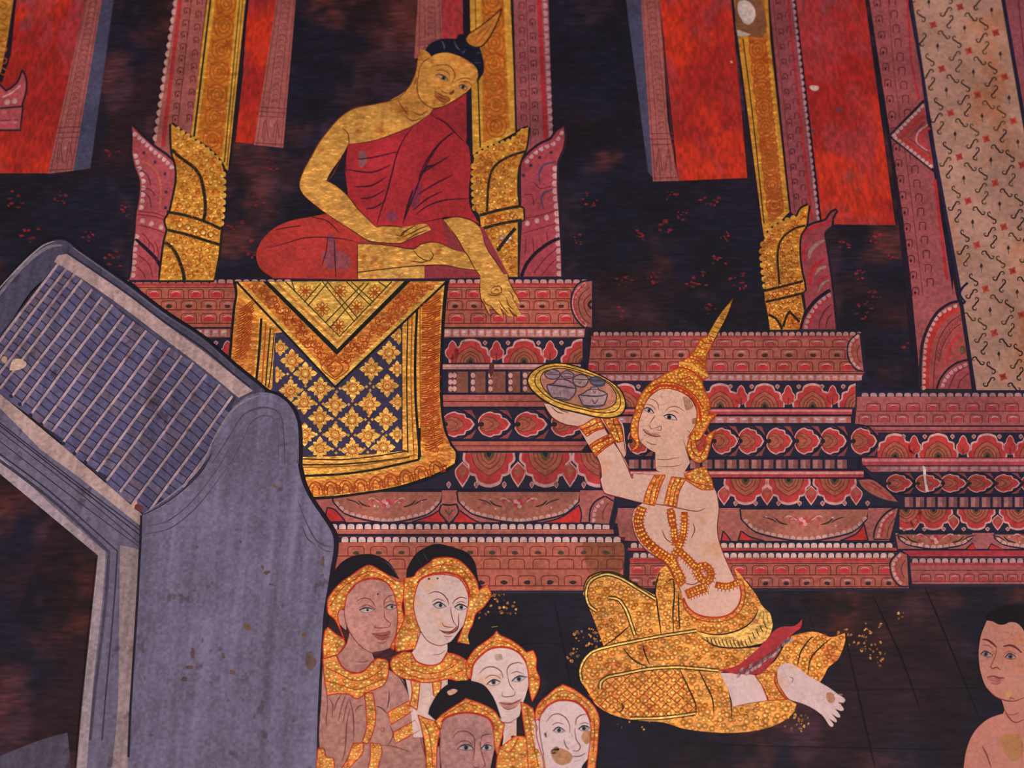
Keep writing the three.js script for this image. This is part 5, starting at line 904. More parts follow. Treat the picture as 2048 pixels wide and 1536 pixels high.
// ───────── seated figure in a red robe, gilded skin ─────────
{
  const t = thing('person', 'gilded seated person in a red robe, legs crossed, head leaning to the right', 'person', [760, 562]);
  const z = 1.0, G = '#ebba62';
  // robe
  const robe = new Brush(z);
  robe.fill([...fA('738,985! 900,962 1050,912 1180,858 1288,780! 1330,790 1400,838 1455,890 1530,970! 1562,1010 1576,1150 1562,1300 1572,1420'), ...fB('1640,345! 1560,305 1470,290 1380,302 1420,480! 1090,500! 850,440! 760,250 735,110'), ...fA('715,1130 722,1060')], '#b22c36');
  robe.fill(fB('590,268! 480,290 340,318 230,370 150,450 112,545 138,640 228,708! 800,716! 806,460! 900,450! 760,340'), '#bb3a32', .01);
  robe.fill(fB('780,470! 1000,350 1100,345 1400,305! 1660,360! 1840,700! 1640,706! 800,716!'), '#8e3440', -.04);
  const R = robe.build('robe', t, M.paint, 'red robe leaving one shoulder bare');
  const rl = new Brush(z + .07);
  strokes(rl, fA, ['740,988 900,965 1050,915 1180,860 1290,785', '1295,785 1400,842 1455,895 1530,970', '1180,870 1120,950 1070,1060 1040,1180 1000,1330 960,1450 935,1536', '1470,905 1380,970 1300,1080 1240,1200 1190,1330 1140,1460 1110,1536', '1460,900 1360,985 1280,1090 1220,1210', '1075,1040 900,1080 800,1090', '1030,1130 900,1180 720,1160', '1000,1210 900,1270 780,1280', '990,1300 900,1350 820,1360', '985,1380 920,1420 860,1430', '1430,1070 1330,1130 1240,1190', '1450,1200 1330,1260 1220,1330', '1380,1310 1280,1360 1180,1440', '1560,1360 1400,1370 1280,1410 1200,1470', '1240,1200 1200,1290', '735,1000 720,1090 725,1180'], '#431430', 3.2);
  strokes(rl, fA, ['1330,1130 1270,1150 1220,1230', '1180,1300 1150,1400 1120,1500'], '#3a1630', 5);
  strokes(rl, fB, ['200,500 330,465 430,435 560,428 700,440 800,462', '235,380 340,360 420,350', '640,300 700,330 800,400', '490,290 600,320 680,400', '250,470 170,500', '645,445 650,580 655,710', '800,462 802,712', '1650,350 1560,305 1470,290 1380,300 1260,325', '600,420 590,520 560,620'], '#42142a', 2.2);
  for (const p of ['795,985', '0']) if (p !== '0') rl.fill(fA('810,1035! 860,1040! 865,1110 835,1150! 812,1140!'), '#8a5a60', -.02);
  rl.fill(fB('560,540 640,510 750,560 740,650 660,640 600,650'), '#9a505a', -.03); rl.fill(fB('600,410 640,420 660,530 620,560'), '#8e4a5c', -.025); rl.fill(fB('1000,260 1050,250 1080,300 1020,320'), '#8e3e58', -.02); rl.fill(fB('1170,120 1240,60 1230,170 1180,240'), '#8a3450', -.02);
  rl.build('folds', R, M.ink);
  // body: one gilded figure
  const b = new Brush(z + .12);
  b.fill([...fA('1150,600! 1110,655 1040,690 900,720 780,745 680,810 600,900 540,980 490,1070 440,1160 410,1240 412,1295 450,1350 560,1440'), ...fB('640,302 780,392 870,450 960,466 1100,470 1165,440 1235,412 1305,378! 1268,338 1200,345 1110,360 1060,355 980,352 930,360 880,310 800,230 740,150 660,80 590,42!'), ...fA('612,1190 660,1120 702,1060 738,988! 900,965 1050,915 1180,860 1290,785! 1330,730! 1230,640')], G);
  b.fill(fB('805,475! 900,475 1050,490 1180,510 1230,480 1300,462 1370,470 1430,500 1480,520 1540,540 1600,620 1640,655! 1500,640 1400,620 1290,620 1150,625 1000,640 805,664!'), G, .0);
  b.fill(fB('805,672! 1000,648 1150,632 1258,626! 1260,708! 805,712!'), '#f0c670', .0);
  b.fill([...fB('1390,310! 1470,293 1560,310 1620,345 1650,400 1665,460 1700,530 1750,600 1800,680'), ...fTz('690,0 712,80 760,170 800,240 820,292! 790,302! 752,264! 802,360 834,410! 802,434! 692,332! 732,400 748,432! 705,430! 612,332! 642,390 652,430! 620,425! 560,370 520,322! 502,360 520,428! 480,370 450,300 420,250 410,170 412,60'), ...fB('1640,690 1600,640 1560,560 1530,520 1480,430 1430,370')], G, .02);
  b.fill(fH('520,345! 620,368 690,430 705,480 660,510 570,570 520,640 500,740 500,900 560,1230 660,1340 640,1440 300,1500 0,1400! 0,1216! 150,1130 270,1055! 350,940 420,790 460,640 480,500'), '#dda452', .01);
  b.fill(fH('700,480! 750,440 850,410 980,398 1100,428 1250,490 1380,570 1470,660 1502,760 1480,860 1425,945 1345,1030 1285,1085 1150,1180 1000,1270 880,1322 740,1347 640,1302 550,1230 490,1140 466,1020 466,900 490,790 500,690 560,570'), '#ecb45c', .05);
  const B = b.build('body', t, M.gold, 'gold leaf skin with face, arms, hand and crossed legs');
  const dl = '#5e3418', bl = new Brush(z + .2);
  strokes(bl, fA, ['1150,600 1110,655 1040,690 900,720 780,745 680,810 600,900 540,980 490,1070 440,1160 410,1240 412,1295 450,1350 560,1440', '735,900 745,990', '600,1240 640,1190 700,1060', '700,880 740,920 745,1000', '1080,690 1110,740 1150,790', '1130,800 1180,830 1240,810', '1170,760 1230,790 1280,760'], '#7a3e1c', 2.2, .0);
  strokes(bl, fB, ['560,245 640,302 780,392 870,450 960,466 1100,470 1165,440 1235,412 1300,382', '590,42 660,80 740,150 800,230 880,310 930,360', '930,360 980,352 1060,355 1110,362', '1060,410 1100,420 1130,390 1200,345', '1110,430 1170,400 1230,370 1285,350', '1130,450 1200,410 1270,380', '1180,360 1120,390 1095,420', '805,475 900,475 1050,490 1180,510 1230,480 1300,462 1370,470 1430,500 1480,520', '805,668 1000,645 1150,628 1290,620 1400,620 1500,640 1640,655', '1180,510 1220,560 1290,590 1320,550 1300,520', '1290,590 1240,600 1160,590', '1640,690 1600,640 1560,560 1530,520 1480,430 1390,312', '1665,460 1700,530 1750,600 1800,680', '805,475 805,712'], '#55300f', 2.3, .0);
  strokes(bl, fTz, ['690,0 712,80 760,170 800,240 820,290', '412,60 410,170 420,250 450,300 480,370 520,425', '520,160 570,120 620,130 630,180 580,200 530,190 520,160', '490,200 560,215 640,200', '555,165 580,150 600,165', '440,240 470,300 520,320', '520,320 560,370 620,425', '612,332 640,390 650,428', '600,260 640,330 700,400', '692,332 740,400 790,430', '680,240 700,310 760,370', '752,264 800,300', '700,160 740,210 752,264', '640,200 680,240'], '#5a3212', 2, .0);
  strokes(bl, fH, ['700,480 560,570 500,690 490,790 466,900 466,1020 490,1140 550,1230 640,1302 740,1347 880,1322 1000,1270 1150,1180 1285,1085', '270,1055 350,940 420,790 460,640', '560,560 620,520 680,500', '460,820 430,900 400,990'], '#5a321a', 2, .0);
  strokes(bl, fH, ['740,630 850,608 980,612 1060,670 1100,740 1112,810 1075,870 1060,930', '780,705 900,695 980,735 1030,800', '1130,880 1200,848 1290,830 1400,862', '1170,920 1250,890 1340,900 1400,950', '1190,740 1280,770', '870,1020 890,1055 950,1085 1000,1090', '1000,1090 1050,1070 1100,1030', '780,1010 770,1060', '760,1060 830,1090 900,1135 980,1150 1035,1195', '750,1130 830,1200 900,1245 960,1250 1035,1205', '800,1130 880,1180 970,1200', '850,1260 900,1280 960,1270'], '#6a381a', 2, .03);
  bl.fill(fH('760,1080 830,1100 900,1140 980,1160 1030,1200 960,1245 900,1240 830,1200 770,1150'), '#b06a34', .0);
  bl.fill(fH('1010,1100 1060,1060 1105,1050 1090,1090 1040,1120'), '#8a4424', .01);
  eyes(bl, fH, [['785,782 860,780 930,812 995,872 900,858 840,828', 915, 835, 3.8, '780,780 860,772 930,800 995,868'], ['1170,965 1240,950 1325,1012 1280,1030 1220,1010', 1245, 988, 3.6, '1165,960 1240,942 1330,1010']], '#252838', '#b79a74');
  bl.build('drawn_lines', B, M.ink);
  // hair and flame
  const h = new Brush(z + .24).fill(fH('600,362! 640,290 720,220 850,175 1000,155 1130,162! 1160,100 1210,78 1285,98! 1290,200 1350,270 1430,300 1540,320! 1572,440 1602,580 1600,720 1540,830 1480,925! 1502,800 1482,680 1400,580 1250,490 1100,430 980,400 850,410 750,440 712,472! 670,412'), '#16172c');
  strokes(h, fH, ['880,200 920,260 930,340', '1100,200 1130,290 1190,350', '1210,380 1280,390', '1440,570 1550,575', '1480,410 1550,400', '1290,340 1240,420'], '#5a6078', 2.2, .05); const HM = h.build('hair', t, M.ink, 'black hair');
  const fl = fA('1540,272 1562,238 1620,200 1700,140 1790,62! 1750,170 1700,262 1652,318 1600,326 1556,302');
  const fm = new Brush(z + .3).fill(fl, '#dc9848').build('flame_topknot', t, M.gold, 'pointed gold flame on the hair'); const fd = new Brush(z + .36); fd.line([...fl, fl[0]], 2.6, '#33241c', 0); strokes(fd, fA, ['1600,280 1650,220 1700,180', '1620,300 1680,230 1730,150', '1580,260 1630,230 1660,190', '1690,120 1750,170'], '#a8521e', 1.8, 0); fd.build('drawn_lines', fm, M.ink);
  const sg = new Brush(z + .14); sg.fill(fA('1300,770! 1420,715 1500,680 1545,640! 1548,960! 1460,880 1400,830'), '#a52c36', -.12); sg.build('robe_fold_behind', t, M.paint, 'red robe behind the shoulder');
}

// ───────── kneeling figure with a pointed crown ─────────
{
  const t = thing('person', 'kneeling person in a pointed gold crown and gold skirt lifting a tray', 'person', [1400, 1470]);
  const z = 1.0, SK = '#dab2a2', SK2 = '#dcc0c0';
  const O = '#b8401c';
  // skirt
  const P1 = fD3('158,200! 170,120 230,70 330,52 420,78 520,140 655,212! 695,475! 300,560! 270,480 240,400 200,300'), P2 = fD3('650,215! 650,120 680,40 725,5! 850,230! 915,445! 690,475!'), P3 = fD3('845,225! 870,290 930,330 1100,370 1200,320 1235,240 1235,160! 1185,20! 1250,90 1340,200 1385,280 1350,310 1320,370 1250,430 1150,468 1050,478 905,445!'),
    P4 = fD3('930,450! 700,485 520,520 370,550 230,590 160,650 130,720 140,790 180,850 210,900 250,960 350,1020 500,1060 700,1075 830,1115 1000,1140 1170,1147 1350,1130 1500,1080 1590,1010 1612,950! 1555,920! 1400,930 1180,970! 1150,850 1090,735! 1250,685 1380,560! 1200,572 1050,552 940,460'), P5 = fD3('1325,760! 1390,720 1480,640 1560,500 1640,470 1740,458 1840,495! 1870,492! 1942,466! 1945,520 1900,640 1830,700 1800,760 1772,802! 1680,750 1620,700 1570,675 1520,680 1480,720 1480,790 1510,850 1556,916! 1420,928! 1380,830');
  const skirt = new Brush(z); for (const [p, c, d] of [[P1, '#e0a040', 0], [P2, '#e2a444', .03], [P3, '#dc9638', .05], [P4, '#e09c3c', .07], [P5, '#da9436', .02]]) skirt.fill(p, c, d);
  const pleat = fD3('1382,278! 1430,330 1450,400 1430,480 1370,540 1250,566 1120,566 1040,546 970,502 938,458! 1050,478 1150,468 1250,432 1320,372 1352,302'); skirt.fill(pleat, '#ecc468', .1);
  const SKM = skirt.build('skirt', t, M.gold, 'gold brocade skirt');
  const beads = new Brush(z + .12), red = new Brush(z + .26);
  const p4 = smooth(P4), lower = smooth(fD3('300,790 400,760 600,725 800,705 930,1010 700,1060 500,1055 350,1015 250,960 190,870'));
  hatch(red, lower, .72, 15, 1.7, '#b8461c', 0); hatch(red, lower, -.78, 15, 1.7, '#b8461c', 0, 4);
  spread(lower, 15.5, (x, y) => { beads.dome(x, y, 4.6, 4.6, '#ffd97c', 0, { h: .2 }); red.line(put(ring(8), x, y, 5.4, 5.4), 1.1, '#b8561e', 0, { closed: 1, sub: 2 }); }, .1, 5);
  for (const P of [P1, P2, P3, P5]) { const pp = smooth(P); spread(pp, 12, (x, y) => { const r = rr(3.2, 4.8); beads.dome(x, y, r, r, rnd() < .7 ? '#ffd47a' : '#e6a645', 0, { h: .15 }); if (rnd() < .6) red.line(put(ring(7), x, y, r * 1.25, r * 1.2), 1.1, '#b8521e', 0, { closed: 1, sub: 2 }); }, .3, 4); }
  spread(p4, 13, (x, y) => { if (inside(lower, x, y)) return; const r = rr(3.4, 5.2); beads.dome(x, y, r, r, rnd() < .7 ? '#ffd47a' : '#e6a645', 0, { h: .15 }); if (rnd() < .6) red.line(put(ring(7), x, y, r * 1.25, r * 1.2), 1.1, '#b8521e', 0, { closed: 1, sub: 2 }); }, .3, 4);
  beads.build('beads', SKM, M.gold); red.build('red_drawing', SKM, M.ink);
  const bk = new Brush(z + .36), YL = '#f2d27a', band = (f, l, w = 8) => { bk.line(f(l), w, '#2a241c', 0); };
  const rims = new Brush(z + .41);
  for (const l of ['250,318 200,280 178,200 200,120 260,80 330,66 420,95 520,155 650,235', '930,450 700,485 520,520 370,550 230,590 165,650 138,720 145,790', '275,850 280,800 330,765 430,745 600,712 800,700 960,712 1080,722', '480,1050 700,1045 925,1015', '330,225 400,240 450,310 480,390 510,480']) { bk.line(fD3(l), 8, '#2c261e', 0); rims.line(fD3(l), 3.6, '#f0cf74', 0); }
  for (const l of ['650,225 655,130 680,50', '690,475 670,330 655,210', '815,440 810,330 808,200', '725,120 770,100 780,200 770,330 775,460', '300,555 380,500 470,420', '430,570 500,650 600,700', '565,545 580,610 610,680', '815,710 870,830 920,940 930,1020', '945,715 1000,830 1040,920 1050,1030', '1090,735 1140,830 1165,930 1170,1050', '1620,690 1640,600 1700,510 1730,490', '1690,750 1710,640 1780,560 1850,500', '400,1010 430,980 420,940', '940,455 1050,478 1150,468 1250,432 1320,372 1352,302', '970,500 1040,546 1120,566 1250,566 1370,540', '160,190 175,115 230,65 330,48 420,73 520,135 655,207', '1250,90 1340,200 1385,280 1435,330 1450,400']) bk.line(fD3(l), 3, '#2c261e', 0, { taper: 1 });
  for (let k = 0; k < 16; k++) { const x = 1000 + k * 26, y = 520 + Math.sin(k / 15 * 3.1) * 20 - (k > 10 ? (k - 10) * 22 : 0); bk.line(fD3(`${x},${y - 28} ${x + 8},${y} ${x + 22},${y + 26}`), 2, '#3a3420', 0, { taper: 1 }); }
  for (const l of ['1370,330 1340,400', '1390,320 1385,400', '1410,330 1420,400', '1380,410 1350,470', '1420,420 1400,480']) bk.line(fD3(l), 2, '#3a3420', 0, { taper: 1 });
  bk.build('black_drawing', SKM, M.ink); rims.build('gold_rims', SKM, M.gold);
  const ss = new Brush(z + .44).fill(fD3('1075,718! 1200,690 1320,600 1400,520 1450,460 1510,425 1600,418 1652,372! 1642,430 1600,462 1530,530 1480,620 1400,720 1330,748 1200,748!'), '#b8343e'); for (let k = 0; k < 26; k++) { const f = k / 25, p = fD3(`${1230 + 340 * f},${735 - 235 * f - Math.sin(f * 3.14) * -20}`)[0]; ss.dome(p[0] + rr(-6, 6), p[1] + rr(-4, 8), 6, 3.4, ['#c8b8b4', '#8e8a94', '#d0a8a8'][k % 3], .03, { rot: -.9, h: .04 }); ss.line(put([[-1, 0], [1, 0]], p[0], p[1], 6, 6, -1.2), 1.6, '#5c2430', .06); } ss.build('sash', t, M.paint, 'red and white sash');
  // body: torso, face, arms, leg and foot
  const b = new Brush(z + .42);
  b.fill(fD3('1090,738! 1330,755 1380,830 1412,925! 1180,970! 1162,900 1130,820'), SK2, -.02);
  b.fill(fD3('1480,720 1520,680 1570,673 1620,700 1680,750 1780,808 1835,840 1900,888 1938,912 1944,930 1925,942 1895,938! 1930,975 1934,992 1915,998 1872,980! 1908,1025 1908,1042 1888,1040 1850,1015! 1886,1060 1884,1076 1866,1070 1832,1046! 1864,1090 1858,1106 1838,1100 1790,1030 1720,980 1640,945 1560,918 1510,850 1478,790'), SK2, -.01);
  b.fill([...fD2('690,140! 760,150 830,150! 990,140 1060,122! 1120,150 1150,200 1182,270 1192,350 1182,450 1192,530 1222,620 1252,690 1284,765! 1312,792! 1320,850 1300,920 1240,970 1150,982 1060,962 1010,920 985,868! 960,800 910,700 870,650 800,610 740,560 700,490 685,420 700,350 745,315!')], SK);
  b.fill([...fD1('710,1536! 700,1450 670,1370 612,1290 560,1200 510,1120! 430,1110 350,1080 290,1030 235,935! 420,960 620,1010 690,1050! 740,1150 800,1240 860,1330 920,1430 950,1536!'), ...fD2('690,150! 990,140 1060,340! 870,325 740,310! 640,285 560,265 520,248 500,180')], SK, .02);
  b.fill(fD1('690,1040! 800,1030! 880,1100 900,1240 910,1340 890,1380! 820,1250 760,1150'), '#d8a898', -.01);
  b.fill([...fD4('700,268 800,278 950,338 1060,428 1122,540 1152,680 1172,750 1120,880 1060,1000 1010,1150 1045,1300! 960,1440! 700,1460! 580,1410! 560,1350 562,1160! 450,1100 360,1020 325,930 320,800 345,680 400,540 460,420 540,338 620,288')], '#dbb09c', .05);
  const B = b.build('body', t, M.skin, 'pale crackled skin with face, arms, hand and bare foot');
  const l = new Brush(z + .52), SL = '#8a4438';
  strokes(l, fD2, ['745,312 870,326 1060,362 1115,342', '500,180 520,250 560,267 640,287 745,315', '690,140 685,170 660,110 620,30', '490,90 500,180', '690,140 820,148', '685,420 700,490 740,560 800,612 870,652 910,700 960,800', '1182,270 1192,350 1182,450 1192,530 1222,620 1252,690 1284,765', '1040,430 1050,470 1030,520', '860,470 880,520 920,550', '1010,920 1060,962 1150,982 1240,970 1300,920', '1090,765 1040,790 990,780'], '#8a3c34', 2, 0);
  strokes(l, fD1, ['235,935 290,1030 350,1080 430,1110 510,1120', '610,1290 670,1370 700,1450 710,1536', '690,1050 740,1150 800,1240 860,1330 920,1430 950,1536', '820,1040 870,1120 890,1240 905,1340', '300,960 340,1000 400,1020', '330,950 380,990 440,1010'], '#8a3c34', 2, 0);
  strokes(l, fD4, ['560,1160 560,1350 580,1410', '960,1000 1000,1150 1045,1300', '450,1100 360,1020 325,930 320,800', '1000,850 1050,890 1000,960', '960,930 955,1010', '460,400 560,440 600,500 610,560', '420,490 500,500 570,560', '690,600 740,540 820,515 900,540 970,590', '750,590 820,580 900,620', '560,640 520,700 480,760', '450,770 490,790', '540,820 590,810 640,790 640,850 570,840', '480,780 500,830 540,830', '640,360 660,410', '580,1250 700,1260 900,1230', '600,1350 760,1360 930,1330', '430,1000 500,1040 580,1050'], '#a06a5c', 1.8, 0);
  l.fill(fD4('385,830 450,850 500,890 570,880 640,935 560,945 480,925 420,890'), '#cc9284', .0); strokes(l, fD4, ['385,830 430,885 500,920 570,935 640,935'], '#8a3c38', 2, .04);
  eyes(l, fD4, [['400,555 440,540 490,555 540,610 480,605 430,585', 472, 575, 3.4, '395,550 440,535 495,550 545,612'], ['680,655 720,640 770,635 830,660 860,705 790,700 720,690', 755, 668, 4.6, '672,655 720,632 780,630 835,658 865,715']], '#33405c', '#d8c8c0', '#232a44');
  strokes(l, fD3, ['1560,765 1590,780 1580,805', '1480,720 1478,790 1510,850 1560,918 1640,945 1720,980 1790,1030', '1180,970 1300,945 1400,930'], '#9a6a68', 1.7, 0);
  l.fill(fD3('1815,880 1850,872 1875,910 1860,945 1825,935'), '#d0a07c', 0);
  for (const q of ['1380,880 1430,900 1460,960 1400,990'].map((s) => fD1(s))) l.fill(q, '#b98a6c', -.02);
  l.fill(fD4('940,380 1010,400 1070,470 1000,540 970,470'), '#b98e76', .0); l.fill(fD4('1080,690 1150,680 1150,740 1080,760'), '#a87a5c', .0);
  l.build('drawn_lines', B, M.ink);
  // crown
  const crown = fD1('1130,752! 1230,692 1335,645! 1342,598! 1420,560 1432,540! 1490,462 1512,400! 1585,372! 1620,440! 1600,480 1572,530 1560,640 1582,712 1530,742! 1542,800 1600,930 1592,990 1582,1022! 1662,1010! 1600,1080 1580,1120 1520,1220 1470,1240 1420,1210! 1480,1100 1480,950 1400,860 1280,815 1200,815 1130,850 1080,910 1040,1000 1010,1100 1008,1190 1012,1290 942,1332! 990,1262 950,1200 950,1100 980,1000 1010,900 1060,820');
  const cm = goldwork(t, 'crown', crown, { z: z + .58, c: '#d07424', hi: '#ffc455', step: 7.5, f: fD1, ec: '#b8401c', label: 'tiered gold crown with side flames', lines: [['1342,600 1440,620 1540,690 1580,712', 4.5, '#f0b850'], ['1340,640 1430,660 1530,742', 3, '#c03a1c'], ['1420,560 1500,590 1560,640', 2.4], ['1432,540 1500,560 1565,600', 2], ['1490,465 1540,490 1600,490', 2.4], ['1510,405 1560,440 1615,450', 2.2], ['1100,850 1180,795 1300,795 1420,850 1500,960 1520,1080', 5, '#c43a1c'], ['1130,790 1230,760 1360,790 1480,880 1540,980', 2.6], ['1360,740 1430,720 1480,790', 2], ['1390,780 1440,760 1470,820', 2]] });
  const sp = fD1('1568,402! 1600,330 1680,200 1787,72! 1742,200 1692,302 1622,432!'); const spm = new Brush(z + .6).fill(sp, '#e2b04c').build('spire', t, M.gold, 'slender gold spire of the crown'); const sl = new Brush(z + .66); for (const q of ['1590,380 1640,400', '1610,340 1660,365', '1630,305 1680,325', '1655,270 1700,285', '1675,235 1715,250', '1700,200 1730,210']) sl.line(fD1(q), 1.6, '#9a5a20', 0); sl.line([...sp, sp[0]], 1.6, '#5c3418', 0); sl.build('drawn_lines', spm, M.ink);
  goldwork(t, 'ear_ornament', fD1('1645,1148! 1610,1230 1585,1330 1562,1392 1500,1422 1440,1382 1408,1310 1425,1220 1470,1160! 1475,1240 1490,1310 1520,1330 1550,1280 1570,1200'), { z: z + .6, c: '#d07a28', step: 7.5, f: fD1, lines: [['1440,1240 1450,1320 1500,1370 1545,1320 1570,1240', 2.4]], label: 'hooked gold ear ornament' });
  // jewellery
  const jewel = (name, shape, lines, step = 8, f = fD2, label) => goldwork(t, name, shape, { z: z + .56, c: '#d07a28', step, f, lines, label });
  jewel('collar', fD2('990,145! 1060,110! 1110,100! 1150,180 1160,235! 1090,235 1030,200 1000,180!'), [['1000,170 1060,200 1150,215', 2]], 8, fD2, 'gold shoulder collar');
  jewel('chest_band', fD2('815,150! 880,150! 850,220 825,300 815,330! 750,315! 770,240'), [['840,155 805,220 785,315', 2], ['860,155 830,230 810,320', 2]], 8, fD2, 'gold band over the chest');
  jewel('chest_band', fD2('915,160! 1000,170! 960,250 945,335! 870,325! 890,240'), [['940,165 910,240 895,325', 2], ['970,170 935,250 925,330', 2]], 8, fD2, 'gold band over the chest');
  const strand = (name, pts, w, f = fD2) => { const cv = curve(f(pts), false, 8), d = new Brush(z + .58), r = new Brush(z + .57); r.line(f(pts), w + 4, '#c4521e', 0, {}); let acc = 0; for (let k = 1; k < cv.length; k++) { const a = cv[k - 1], c = cv[k], L = Math.hypot(c[0] - a[0], c[1] - a[1]), nx = -(c[1] - a[1]) / (L || 1), ny = (c[0] - a[0]) / (L || 1); acc += L; if (acc > 5.4) { acc = 0; for (let s = -w / 2 + 2.5; s <= w / 2; s += 5.4) d.dome(c[0] + nx * s + rr(-.7, .7), c[1] + ny * s + rr(-.7, .7), 2.7, 2.7, rnd() < .7 ? '#ffcf66' : '#e09030', .04, { h: .2, n: 7 }); for (const s of [-1, 1]) r.line([[c[0] + nx * s * w / 2, c[1] + ny * s * w / 2], [c[0] + nx * s * (w / 2 + 5), c[1] + ny * s * (w / 2 + 5) + 2]], 1.8, '#c4521e', 0, { raw: 1 }); } } const m = r.build(name, t, M.ink, 'strand of gold beads'); d.build('beads', m, M.gold); };
  strand('bead_strand', '745,335 720,420 755,520 840,600 905,645 940,700 975,770', 15); strand('bead_strand', '990,365 990,440 980,510 955,575 930,620 930,680', 9); strand('bead_strand', '905,345 925,440 940,560', 9); strand('bead_strand', '950,590 1010,640 1060,690 1110,680 1145,720 1130,770 1090,760 1060,710', 11); strand('girdle', '1000,850 1060,825 1120,805', 15); strand('girdle', '1170,790 1240,800 1310,775', 9); strand('bead_strand', '940,690 960,760 985,790', 12);
  { const f = new Brush(z + .56).fill(fD2('890,360 925,350 940,400 925,450 900,440'), '#8a5a34').build('worn_patch', t, M.paint, 'brown worn patch between the strands'); }
  // arm bands
  const bang = (shape, lines, label) => goldwork(t, 'bracelet', fD1(shape), { z: z + .6, c: '#d07024', step: 7.5, f: fD1, lines, label });
  bang('515,1122! 560,1110 640,1060 690,1050! 735,1140! 660,1160 590,1205!', [['535,1150 620,1120 710,1080', 2.6, '#c8381c'], ['575,1190 650,1150 725,1130', 2.6, '#c8381c']], 'gold bracelet at the wrist of the near arm');
  bang('605,1282! 680,1230 790,1180! 820,1250! 740,1300 660,1370!', [['620,1300 700,1250 800,1205', 2.6, '#c8381c'], ['655,1355 730,1290 815,1245', 2.6, '#c8381c']], 'gold bracelet on the forearm of the near arm');
  bang('720,1060! 830,1040! 880,1180 890,1240! 830,1250 790,1190', [['800,1060 860,1240', 2, '#8a3a1c'], ['760,1100 870,1110', 2, '#8a3a1c']], 'dull gold bracelet on the far arm');
  goldwork(t, 'anklet', fD3('1330,760! 1390,735 1478,735! 1482,800 1510,855 1556,918! 1420,928! 1380,830'), { z: z + .46, c: '#d07a28', step: 8, f: fD3, lines: [['1470,740 1465,800 1500,870 1545,918', 3], ['1380,830 1420,925', 2.6]], label: 'gold anklet' });
  goldwork(t, 'waistband', fD2('985,868! 1010,920 1060,962 1150,982 1240,970 1300,920 1322,850 1312,795! 1280,755! 1330,770 1345,850 1320,940 1250,995 1150,1008 1050,985 990,925'), { z: z + .5, c: '#d07a28', step: 8, f: fD2, lines: [['985,868 1010,920 1060,962 1150,982 1240,970 1300,920 1322,850 1312,795', 3, '#c83a20']], label: 'gold waistband edge' });
}
